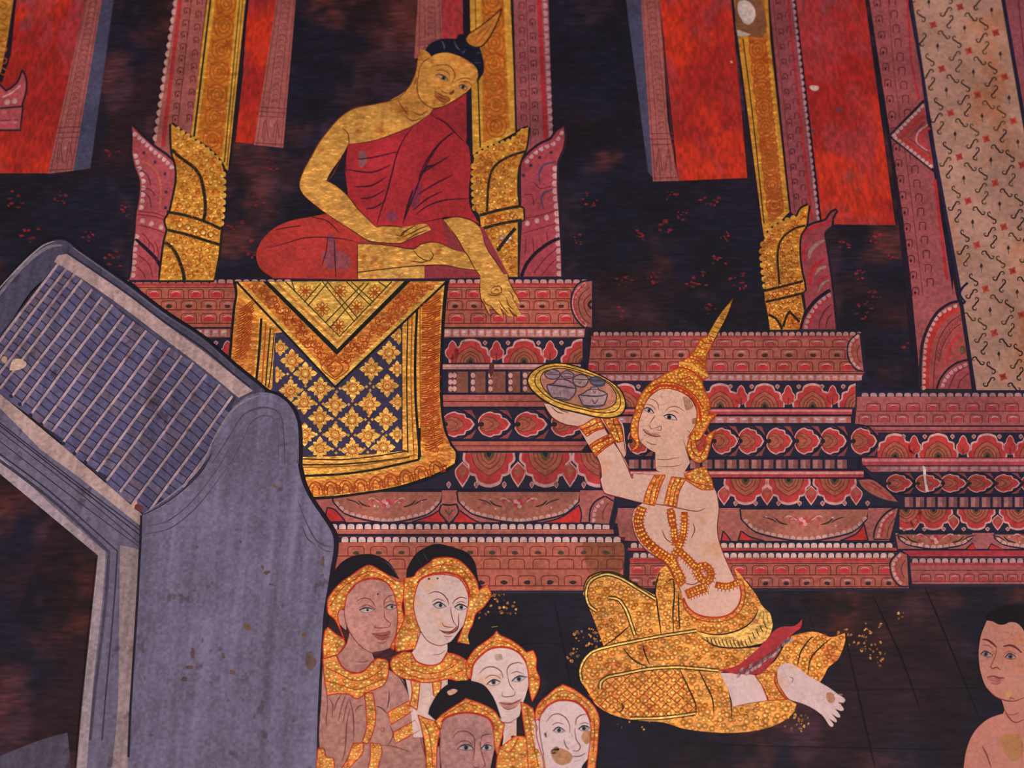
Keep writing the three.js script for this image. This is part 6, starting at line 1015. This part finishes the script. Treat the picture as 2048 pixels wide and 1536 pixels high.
// tray with offering bowls
{
  const t = thing('offering_tray', 'oval gold tray with a double rim held up by the kneeling figure', 'tray', [1150, 835]), z = 1.86;
  const outer = fTr('150,400 172,320 260,220 420,130 600,86 800,88 1000,130 1200,190 1450,290 1650,400 1800,510 1900,640 1950,800 1940,920 1880,1010 1780,1060 1620,1082 1400,1060 1200,1012 1000,965 800,920 600,840 400,720 250,590 172,480'), pan = fTr('380,400 400,300 460,230 580,190 720,170 900,190 1080,240 1300,320 1500,380 1640,450 1740,560 1790,680 1780,800 1700,880 1550,930 1350,930 1150,880 950,830 750,770 600,700 450,560'), mid = fTr('275,400 300,300 400,200 560,145 750,130 950,165 1150,225 1400,310 1620,410 1760,530 1850,680 1870,820 1820,930 1720,985 1560,1000 1350,975 1150,930 950,880 750,820 560,735 400,610 300,490');
  { const e = new Brush(z - .03); e.line(outer, 5, '#2c2420', 0, { closed: 1 }); e.build('outline', t, M.ink); }
  new Brush(z).fill(outer, '#efc45a').build('rim', t, M.gold, 'gold rim');
  new Brush(z + .05).fill(pan, '#c98a72').build('pan', t, M.paint, 'rose coloured tray bed');
  const l = new Brush(z + .07); l.line(mid, 2, '#4a3418', 0, { closed: 1 }); l.line(pan, 2, '#4a3418', .02, { closed: 1 }); l.build('rim_lines', t, M.ink);
  const bowl = (label, shape, c, lines, zz) => { const b = thing('offering_bowl', label, 'bowl', fTr(shape)[0].slice(0, 2), 'bowls on the gold tray'); const q = new Brush(zz); const p = fTr(shape); q.fill(p, c); const m = q.build('bowl_body', b, M.paint); const k = new Brush(zz + .05); k.line([...p, p[0]], 2.4, '#4c4458', 0); for (const [s, w, cc] of lines) k.line(fTr(s), w, cc || '#4c4458', 0, { taper: 1 }); k.build('drawn_lines', m, M.ink); };
  const z2 = z + .16;
  bowl('grey open bowl at the upper left end of the gold tray', '450,262! 520,225 600,190 720,228 745,280! 722,340 640,372 540,362 480,322', '#a48a94', [['455,268 560,278 660,285 742,280', 2], ['520,228 600,250 700,232', 1.6]], z2);
  bowl('small lidded bowl second from left in the back row of the tray', '755,270! 860,215 950,240 1008,290! 960,352 860,362 780,332', '#b08e90', [['770,290 860,262 960,282 1000,292', 2], ['790,320 880,330 960,330', 1.6]], z2);
  bowl('lidded bowl at the middle of the back row of the tray', '975,380! 1040,310 1150,288 1250,330 1275,382! 1240,470 1160,522 1060,502 1000,450', '#b49692', [['975,380 1060,375 1160,385 1275,380', 2.4], ['1080,420 1110,460 1140,420', 1.6], ['1180,430 1200,470', 1.6]], z2 + .1);
  bowl('dark blue grey bowl at the right end of the tray back row', '1285,362! 1370,330 1480,340 1585,412! 1560,482 1470,502 1360,482 1310,432', '#5c6078', [['1300,380 1400,400 1500,400 1580,415', 2.4], ['1330,440 1430,450 1540,440', 1.6, '#8a8ea4']], z2);
  bowl('large lidded bowl in front at the left of the tray', '498,480! 620,452 700,380 860,390 1000,470 1045,552! 1022,640 960,720 900,762 700,746 600,712 540,622 510,540', '#b2949e', [['500,482 640,490 800,510 940,535 1045,552', 3.4], ['620,470 690,400', 1.8], ['740,580 760,690', 2], ['820,580 830,680', 2], ['620,580 640,660', 1.6], ['850,600 900,600', 1.6], ['610,715 760,722 900,745', 2]], z2 + .2);
  bowl('large lidded bowl in front at the right with a round knob', '1085,672! 1170,642 1250,582 1310,562 1318,522! 1440,520! 1462,570 1560,610 1625,652! 1600,762 1540,862 1350,892 1180,862 1130,772', '#bc9e9e', [['1085,672 1180,678 1320,690 1480,690 1625,652', 3], ['1310,562 1380,560 1462,570', 2], ['1360,580 1385,640 1410,585', 1.8], ['1340,750 1390,830 1450,750', 2], ['1130,690 1180,800', 2], ['1180,855 1350,870 1540,850', 2]], z2 + .2);
}

// ───────── attendants at the bottom ─────────
const RED = '#c83a2a', FL = '#8a3c3a';
function attendant(label, base, z, o) {
  const t = thing('person', label, 'person', base, 'attendants with gold headbands');
  if (o.hair) { const h = new Brush(z + .0).fill(o.hair, '#14131f'); for (const [p, w, c] of o.hairLines || []) h.line(p, w, c, .04, { taper: 1 }); h.build('hair', t, M.ink, 'black hair'); }
  const b = new Brush(z + .06); for (const [s, d] of o.body) b.fill(s, o.skin, d || 0); const B = b.build('body', t, o.mat || M.skin, o.bodyLabel);
  const f = new Brush(z + .14);
  if (o.lips) f.fill(o.lips, o.lipC || '#b87a72', 0);
  for (const [p, w, c] of o.lines) f.line(p, w, c || FL, .03, { taper: 1 });
  eyes(f, o.frame, o.eyes, o.iris || '#3a4458', o.white || '#cfc4c0', '#2c3040');
  for (const [s, c] of o.stains || []) f.fill(s, c, .0);
  f.build('drawn_lines', B, M.ink);
  for (const [name, shape, lines, step, lab] of o.gold) goldwork(t, name, shape, { z: z + (name === 'headband' || name === 'ear_pendant' ? .03 : .2), c: '#d4822e', step: step || 10, lines, f: o.frame, ec: RED, ew: 2, label: lab, edge: 1 });
  return t;
}
const bands = (f, list) => list.map(([p, w, c]) => [f(p), w, c]);
// brown-skinned attendant at the left, palms joined
attendant('brown skinned attendant with joined palms next to the grey gable wall', [730, 1536], 1.5, {
  frame: fP, skin: '#c8938a', mat: M.paint, bodyLabel: 'brown skinned body with face and joined hands',
  hair: fP('225,620! 245,500 260,400 320,290 420,222 540,200 640,215 740,280 815,405! 700,360 570,330 450,380 350,460'), hairLines: bands(fP, [['700,260 760,320 800,390', 1.6, '#4c4c5c'], ['620,235 700,275', 1.4, '#3c3c4c']]),
  body: [[fP('410,830! 380,940 310,1030! 190,1100! 180,1300 170,1700 165,2000! 900,2000! 940,1500! 905,1400 850,1240 800,1190! 620,1090! 585,1000! 500,920')], [fP('460,440 560,405 660,408 730,448 775,540 797,620 802,740 787,860 742,960 680,1002 600,1012 520,972 450,902 400,822 372,740 365,640 390,530'), .03], [fP('310,700 330,655 360,660 372,720 380,820 350,800 320,760'), .02],
    [fQ3('330,440! 400,430 480,600 500,560 620,440 700,480 770,560 800,700 815,900 800,1140 700,1350 640,1440 500,1480! 300,1300! 290,1000'), .04], [fQ3('1280,150! 1460,150 1560,290 1660,520 1620,700! 1780,800! 1860,1300! 1900,1600! 900,1600! 980,1150! 1000,450! 1100,380!'), .01]],
  lips: fP('590,850 640,845 690,840 740,830 735,870 690,900 640,895'), lipC: '#a2605c',
  lines: bands(fP, [['460,590 520,562 580,575 625,640', 2], ['490,640 550,618 620,650', 1.7], ['690,650 695,580 740,540 775,535', 2], ['700,600 740,585 790,590', 1.5], ['690,650 695,720 720,750 745,770 730,800', 1.9], ['625,780 610,800 660,805 730,800', 1.8], ['675,740 690,745', 2.2], ['590,850 640,865 690,868 740,850', 1.9, '#7c302e'], ['610,875 650,898 700,900 735,875', 1.5], ['630,920 680,930 720,900', 1.5], ['390,530 365,640 372,740 400,822 450,902 520,972 600,1012 680,1002', 1.9], ['410,830 380,940 310,1030', 1.8], ['450,1080 520,1085 570,1070', 1.4], ['420,900 425,830', 1.4], ['310,700 330,655 360,660', 1.8, '#b04a40'], ['480,970 560,1010', 1.3]])
    .concat(bands(fQ3, [['400,400 415,600 395,800 400,940', 2], ['440,500 490,600 480,800', 2], ['620,440 550,560 510,690', 2], ['680,460 620,640 575,840', 2], ['730,500 680,680 650,850', 2], ['740,520 790,700 805,900 800,1140', 2.4], ['750,640 700,880 690,1080 670,1300 630,1440', 2.2], ['310,960 370,1170', 1.6], ['820,700 880,620 960,600', 2], ['1140,620 1220,650 1300,730', 2.4, '#4a2c34'], ['1330,390 1330,520 1300,660', 2.2, '#4a2c34'], ['1480,180 1560,300 1620,430 1650,550', 3, '#4a2c34'], ['1340,900 1390,1050 1310,1210', 2.2], ['1210,1200 1400,1220 1640,1300', 1.8], ['1230,930 1260,960 1240,1000 1210,970 1230,930', 1.4], ['1400,1150 1450,1230', 1.5], ['1780,1000 1820,1180 1880,1400', 2]])),
  eyes: [['490,662 540,645 610,655 570,678 525,680', 555, 660, 3, '485,660 540,640 612,655'], ['700,640 740,620 795,630 760,652 720,655', 755, 634, 3, '695,642 740,615 798,628']], iris: '#4a5058', white: '#c4b4ac', stains: [[put(ring(6), 756, 1189, 1.8), '#20202c'], [fP('590,1010 680,990 750,970 770,1010 700,1050 620,1040'), '#4a2630']],
  gold: [['headband', fP('225,640! 235,560 330,440 430,372 500,322 570,292 650,330 740,385 790,420 850,425! 862,520 835,620 852,720 850,800 790,900 770,985! 742,960 787,860 800,700 775,540 720,445 650,412 560,408 460,445 390,530 365,640 330,660 310,700 330,800 365,900! 290,740 235,690'), [['400,520 470,440 560,400 660,405 740,460', 3, RED], ['250,620 340,490 450,410 570,345 700,390 780,450', 1.6]], 10, 'gold headband with a point'],
    ['ear_pendant', fP('205,830! 230,800! 300,860 360,900 370,940 310,1025! 195,1060! 190,950'), [], 10, 'gold ear pendant'],
    ['collar', fP('190,1060! 300,1025! 355,1130 430,1175 520,1165 592,1085! 640,1055 720,1080 725,1185! 690,1270 610,1310 560,1330 470,1385 400,1350 300,1345 225,1360! 200,1200'), [['300,1035 350,1125 430,1170 520,1160 595,1080', 3, RED], ['215,1130 320,1180 440,1235 560,1220 680,1140', 1.8], ['215,1240 330,1270 460,1310 580,1270 690,1220', 1.8]], 10, 'wide gold collar'],
    ['chest_band', fQ3('960,420! 1090,420! 1130,700 1120,900 1060,1100 1010,1180! 930,1150! 990,950 990,700'), [], 8, 'gold strap down the chest'],
    ['arm_band', fQ3('1310,710! 1620,545! 1680,690! 1360,900!'), [], 8, 'upper gold arm band'], ['arm_band', fQ3('1395,1010! 1720,830! 1790,980! 1440,1170! 1400,1090!'), [], 8, 'lower gold arm band'],
    ['bracelet', fQ3('800,1170! 950,1170! 930,1330 800,1470 700,1600! 620,1560! 700,1420'), [], 8, 'gold bracelet'], ['bracelet', fQ3('1050,1170! 1200,1180! 1230,1300 1180,1480 1160,1620! 1000,1620! 1050,1400'), [], 8, 'gold bracelet'], ['bracelet', fQ3('270,1250! 360,1250 400,1380 500,1400 520,1600! 240,1600!'), [], 8, 'gold bracelet']],
});
// pale attendant with the tall hair
attendant('pale faced attendant with crackled skin and tall black hair, second from left', [880, 1440], 1.85, {
  frame: fP, skin: '#dcc0ba', bodyLabel: 'pale body with face and neck',
  hair: fP('872,420! 880,320 950,200 1040,142 1130,118 1250,145 1370,190 1432,270 1450,360 1470,440 1520,500! 1440,480 1300,300 1200,262 1060,300 950,400'), hairLines: bands(fP, [['1010,190 1050,260', 1.6, '#5a5a68'], ['960,230 1000,300', 1.4, '#4a4a5a'], ['1390,340 1440,400', 1.6, '#4c4c5c']]),
  body: [[fP('970,840! 950,950 908,1020! 860,1190! 900,1400 930,1700! 1220,1700! 1210,1230! 1205,1010! 1200,930')], [fP('980,420 1080,375 1190,370 1300,400 1360,480 1382,580 1376,680 1350,760 1290,850 1230,922 1150,952 1060,922 1000,852 960,760 932,640 942,540'), .03]],
  lips: fP('1150,825 1200,835 1250,825 1290,795 1270,840 1220,860 1175,850'), lipC: '#a86a62',
  lines: bands(fP, [['1050,530 1110,510 1170,530 1210,580 1220,620', 2.2], ['1080,595 1130,570 1190,590', 1.7], ['1250,610 1270,580 1320,555 1370,570', 2.2], ['1280,605 1320,590 1360,605', 1.5], ['1235,630 1240,690 1260,760 1285,790', 1.8], ['1300,690 1300,780 1280,830 1220,850', 2.2, '#6a2a30'], ['1165,760 1180,790 1220,800 1260,800', 1.9], ['1140,822 1180,838 1240,835 1290,790', 2.4, '#6a2a2c'], ['1180,870 1220,880 1250,870', 1.6], ['960,760 1000,852 1060,922 1150,952 1230,922', 1.9], ['970,840 950,950 908,1020', 1.9], ['1000,850 960,880', 1.3], ['1080,1030 1150,1020 1190,990', 1.3], ['1210,560 1215,590', 1.4], ['1190,890 1215,905', 1.6, '#8a7a70']]),
  eyes: [['1095,622 1140,600 1195,630 1150,645 1115,640', 1152, 622, 4, '1085,620 1140,594 1200,632'], ['1270,640 1310,618 1370,640 1330,658 1295,658', 1322, 638, 4, '1262,640 1310,612 1375,636']], iris: '#44506a', white: '#d8d0d0',
  stains: [[put(ring(6), ...fP('1058,405')[0].slice(0, 2), 2.4), '#4a3a3a'], [put(ring(6), ...fP('1128,402')[0].slice(0, 2), 2.2), '#5a4640']],
  gold: [['headband', fP('858,400! 935,385 960,345 1060,275 1100,240 1210,228 1310,258 1400,345 1450,430 1465,500! 1535,450! 1565,540 1500,640 1440,690 1420,760 1390,840 1398,952! 1290,920! 1350,760 1382,580 1360,480 1300,400 1190,370 1080,375 985,420 942,540 932,640 960,760 985,835 940,980! 790,1000! 780,900 830,800 860,700 850,560'), [['960,440 1000,400 1090,365 1200,355 1310,385 1370,460 1395,560', 4, RED], ['1150,350 1160,300 1200,270', 1.6], ['980,380 1080,310 1200,290 1330,330 1410,420', 1.6]], 10, 'gold headband with side flames'],
    ['collar', fP('760,1050! 850,1000! 915,1010! 960,1080 1060,1112 1150,1092 1205,1008! 1290,1030 1370,1075! 1405,1200! 1340,1262! 1220,1225 1060,1255 910,1235 790,1190 740,1110'), [['912,1012 960,1085 1060,1115 1150,1095 1205,1010', 3, RED], ['810,1080 920,1150 1060,1180 1200,1150 1300,1090', 1.8], ['800,1140 920,1200 1060,1225 1210,1195 1340,1150', 1.8]], 10, 'wide gold collar'],
    ['chest_band', fP('905,1225! 985,1245! 970,1400 960,1480! 900,1440! 920,1330'), [], 9, 'gold strap hanging from the collar'], ['chest_band', fP('1085,1250! 1160,1235! 1150,1330 1140,1380! 1095,1360!'), [], 9, 'gold strap hanging from the collar']],
});
// pale attendant in the middle
attendant('pale attendant with a round black bun in the middle of the group', [1000, 1470], 2.2, {
  frame: fQ, skin: '#dfc6c4', bodyLabel: 'pale body with face and neck',
  hair: fP('1370,1065! 1230,1010! 1250,920! 1390,940! 1378,860 1450,745 1560,700 1700,722 1800,790 1862,930! 1780,950 1600,870 1450,960'), hairLines: bands(fP, [['1570,800 1620,795', 2.4, '#c8a040']]),
  body: [[fQ('920,960! 942,1100 930,1210 905,1393! 900,1600! 1080,1600! 1060,1100! 1060,940!')], [fQ('700,400 780,335 880,300 1000,310 1090,360 1142,430 1167,530 1172,620 1142,740 1102,850 1080,930 1000,982 920,972 860,870 800,740 700,680 650,600 652,560 662,470'), .03]],
  lips: fQ('900,800 960,795 1010,800 1060,785 1105,770 1060,840 990,865 930,840'), lipC: '#c48e86',
  lines: bands(fQ, [['720,540 780,485 860,480 920,520 940,580', 2.2], ['770,590 820,555 880,560 920,590', 1.7], ['980,560 975,500 1010,455 1080,438 1120,450', 2.2], ['1010,540 1060,520 1120,540', 1.7], ['980,560 1000,640 1040,690', 1.9], ['935,700 930,740 980,750 1040,735 1050,700', 1.9], ['900,800 960,815 1030,810 1110,765', 2.2, '#7a3434'], ['920,830 980,865 1060,840', 1.7], ['950,885 1010,885', 1.5], ['652,560 662,470 700,400', 2], ['800,740 860,870 920,972 1000,982 1080,930', 1.8], ['960,1050 1020,1010', 1.6], ['940,990 1040,985', 2.2, RED]]),
  eyes: [['795,635 850,600 910,615 880,640 830,645', 852, 618, 4.6, '785,640 850,592 915,612'], ['1020,605 1080,568 1140,580 1090,610 1050,612', 1082, 588, 4.6, '1012,608 1080,560 1160,572']], iris: '#4a5470', white: '#d4cccc', stains: [[fQ('860,370 920,360 930,410 880,420'), '#c4b09c'], [fQ('1010,1110 1040,1100 1030,1150'), '#3a2c34']],
  gold: [['headband', fQ('600,440! 680,320 760,260 850,192 880,152! 912,190 1000,230 1090,290 1150,345! 1212,328! 1242,400 1240,500 1270,580 1260,680 1202,792! 1180,700 1170,600 1165,520 1140,430 1088,360 1000,312 880,302 780,335 700,400 660,470 648,590! 610,560'), [['650,560 665,465 720,390 800,325 890,298 1000,308 1090,355 1150,440', 4, RED], ['650,430 760,310 880,240 1000,270 1110,340', 1.6]], 10, 'pointed gold headband'],
    ['collar', fQ('900,1220! 1050,1105! 1180,1130 1240,1250 1300,1600! 860,1600! 880,1330'), [['910,1220 1000,1250 1080,1120', 2, RED]], 11, 'gold collar']],
});
// brown attendant in front
attendant('brown faced attendant cut off below the forehead by the bottom edge', [930, 1536], 2.6, {
  frame: fQ, skin: '#cc9994', mat: M.paint, bodyLabel: 'brown face',
  hair: fQ('258,905! 270,850 330,740 400,660 500,610 640,603 760,640 830,720 872,800 925,955! 830,880 700,830 600,810 500,860 420,910 330,970!'), hairLines: [],
  body: [[fQ('400,960 500,910 620,898 740,920 820,970 852,1080 862,1200 842,1300 820,1420 790,1600! 390,1600! 378,1400 362,1250 372,1080')], [fQ('330,1220! 360,1200 365,1400 350,1600! 320,1600!'), -.02]],
  lines: bands(fQ, [['480,1130 520,1075 590,1062 650,1090 680,1140 675,1250 665,1330', 2.2], ['510,1190 560,1155 620,1155 660,1190', 1.8], ['740,1150 745,1110 790,1090 840,1090', 2.2], ['730,1150 735,1220 760,1310 775,1370', 2], ['760,1180 800,1165 840,1180', 1.6], ['372,1080 362,1250 378,1400', 1.9], ['660,1360 680,1393 720,1385', 1.8], ['775,1340 770,1380 740,1393', 1.8]]),
  eyes: [['525,1225 570,1195 650,1205 665,1230 600,1235 560,1230', 602, 1212, 4.6, '520,1228 570,1188 640,1190 668,1225'], ['740,1225 780,1192 835,1200 830,1230 785,1235', 790, 1212, 4.6, '735,1225 780,1185 840,1198']], iris: '#3c4a6a', white: '#cfc4c0',
  stains: [[fQ('430,705 480,680 525,690 500,720 450,735'), '#e0b49c']],
  gold: [['headband', fQ('318,975! 380,915 480,845 560,795 600,765! 680,792 780,832 860,882 920,972 952,1002! 932,1100 905,1200 890,1290! 862,1200 852,1080 820,970 740,920 620,898 500,910 400,960 365,1050'), [['380,980 420,940 510,905 620,893 740,915 820,960 860,1050', 4.4, RED], ['400,920 500,860 600,810 720,850 840,920', 1.7]], 11, 'gold headband with a small point'],
    ['ear_pendant', fQ('165,915! 250,950 330,980 365,1050 340,1200 335,1600! 255,1600! 230,1200 190,1000'), [['200,960 270,1100 300,1393', 1.8]], 11, 'gold ear pendant']],
});
// pale attendant at the right of the group
attendant('pale attendant with worn brown patches on the face, rightmost of the group', [1130, 1536], 2.6, {
  frame: fQ, skin: '#dcc4c8', bodyLabel: 'pale face with an ear',
  body: [[fQ('1310,860 1390,800 1490,785 1590,800 1670,860 1722,960 1737,1080 1732,1200 1712,1300 1650,1393 1620,1600! 1350,1600! 1310,1300 1270,1100 1265,960')], [fQ('1205,970 1240,945 1268,985 1275,1100 1300,1270 1320,1393! 1280,1393! 1240,1250 1212,1100'), -.01]],
  lines: bands(fQ, [['1330,980 1380,920 1440,905 1500,935 1540,1000 1545,1080', 2.2], ['1380,1010 1430,985 1490,1000', 1.7], ['1600,1010 1605,950 1650,915 1700,910', 2.2], ['1630,1000 1680,985 1720,1000', 1.6], ['1590,1030 1600,1130 1640,1200 1620,1240 1570,1240', 2.2], ['1490,1140 1510,1200 1540,1230', 2, '#6a4a40'], ['1310,860 1270,960 1275,1100 1310,1280', 2], ['1570,1290 1630,1290 1690,1260', 2, '#6a4048'], ['1220,960 1250,1030 1240,1080', 1.6, '#a85a4a'], ['1560,1090 1570,1120', 2.4, '#6a4a48'], ['1320,1090 1340,1060', 2.2, '#6a4a48'], ['1580,1340 1640,1320', 1.6]]),
  eyes: [['1395,1060 1440,1032 1500,1060 1460,1075 1420,1074', 1446, 1054, 4.2, '1388,1062 1440,1024 1505,1062'], ['1625,1045 1670,1018 1725,1035 1690,1058 1650,1058', 1672, 1038, 4.2, '1618,1046 1670,1010 1730,1032']], iris: '#4a5064', white: '#d0c8c8',
  stains: [[fQ('1370,1240 1430,1210 1520,1240 1570,1290 1540,1350 1460,1370 1400,1330'), '#c4956e'], [fQ('1370,1250 1420,1200 1450,1230 1400,1270'), '#8a7454'], [fQ('1670,1070 1730,1060 1735,1150 1690,1180 1650,1120'), '#cf9a72'], [fQ('1310,1080 1330,1075 1335,1120 1318,1110'), '#7a5a50']],
  gold: [['headband', fQ('1225,960! 1235,880 1265,810 1340,740 1420,672 1482,640! 1560,672 1640,722 1720,790 1780,860 1812,950 1802,1100 1792,1250 1775,1393 1770,1600! 1690,1600! 1712,1300 1737,1080 1722,960 1670,860 1590,800 1490,785 1390,800 1310,860 1268,950'), [['1290,900 1340,835 1420,790 1500,780 1600,798 1690,870 1735,980', 4, RED], ['1260,850 1360,760 1480,690 1620,750 1750,870', 1.6], ['1760,920 1770,1060 1755,1250', 1.6]], 10.5, 'pointed gold headband'],
    ['ear_pendant', fQ('1098,795! 1160,825 1212,868 1232,960 1245,1120 1300,1320 1330,1600! 1180,1600! 1150,1150 1120,960'), [['1150,850 1180,1000 1220,1200 1260,1393', 1.8]], 11, 'gold ear pendant']],
});
// man at the right edge
{
  const t = thing('person', 'bare chested man with short black hair at the lower right edge', 'person', [2000, 1536]), z = 1.0;
  const b = new Brush(z); b.fill(fM('680,1068! 560,1110 470,1180 410,1260 370,1360 350,1450 335,1600 330,2000! 1200,2000! 1200,1100! 900,1080! 880,900! 660,930! 690,1030'), '#bf7e70'); b.fill(fM('540,262! 590,275 640,300 690,300 740,280 800,290 850,340 880,420 960,520! 960,800! 900,900 860,930 780,960 700,955 610,920 540,850 500,760 475,650 470,520 490,390 520,310'), '#bb8070', .03);
  b.fill(fM('650,1280 740,1240 830,1260 850,1400 780,1480 690,1400'), '#b07c52', .01); b.fill(fM('700,880 740,870 760,910 710,930'), '#c4905c', .05);
  const B = b.build('body', t, M.skin, 'bare shoulders, neck and face');
  const h = new Brush(z + .1).fill(fM('536,265! 555,200 640,150 780,128 900,138 1000,200 1060,400! 960,520! 880,420 850,340 800,290 740,280 690,300 640,300 590,275'), '#0e0d16').build('hair', t, M.ink, 'short black hair');
  const l = new Brush(z + .1);
  for (const [p, w, c] of [['500,430 540,432 590,465 625,500', 4.4, '#6a2c34'], ['680,490 740,480 790,500 840,545', 4.4, '#6a2c34'], ['625,490 615,560 590,620 570,670', 2.4], ['565,660 590,680 620,670 660,690', 2.4, '#7a3434'], ['665,660 670,680', 2.4], ['540,755 600,745 640,760 690,760', 3, '#7a3434'], ['570,800 620,815 660,800', 2.4], ['500,480 550,480 590,510', 1.8], ['690,545 740,530 790,560', 1.8], ['540,850 610,920 700,955 780,960 860,930', 2.4, '#7a3038'], ['690,1030 720,1090 780,1145 860,1120', 2.6, '#8a3a40'], ['690,1070 760,1080 820,1060', 2], ['500,1350 540,1430 575,1536', 2.6, '#7a3a3c'], ['760,420 770,430', 2.6, '#5a4444'], ['740,950 740,930 780,945', 2, '#7a4a34'], ['840,1300 840,1500', 2]]) l.line(fM(p), w, c || '#9a5450', 0, { taper: 1 });
  l.fill(fM('540,762 600,755 690,765 650,800 590,795'), '#b8706a', -.01);
  eyes(l, fM, [['490,560 520,535 570,555 590,575 540,580', 530, 556, 4.4, '480,560 525,528 590,568'], ['700,585 735,555 780,575 785,595 735,600', 742, 577, 4.6, '692,588 735,548 790,580']], '#4a5260', '#b49a98');
  l.build('drawn_lines', B, M.ink);
}

renderer.render(scene, camera);
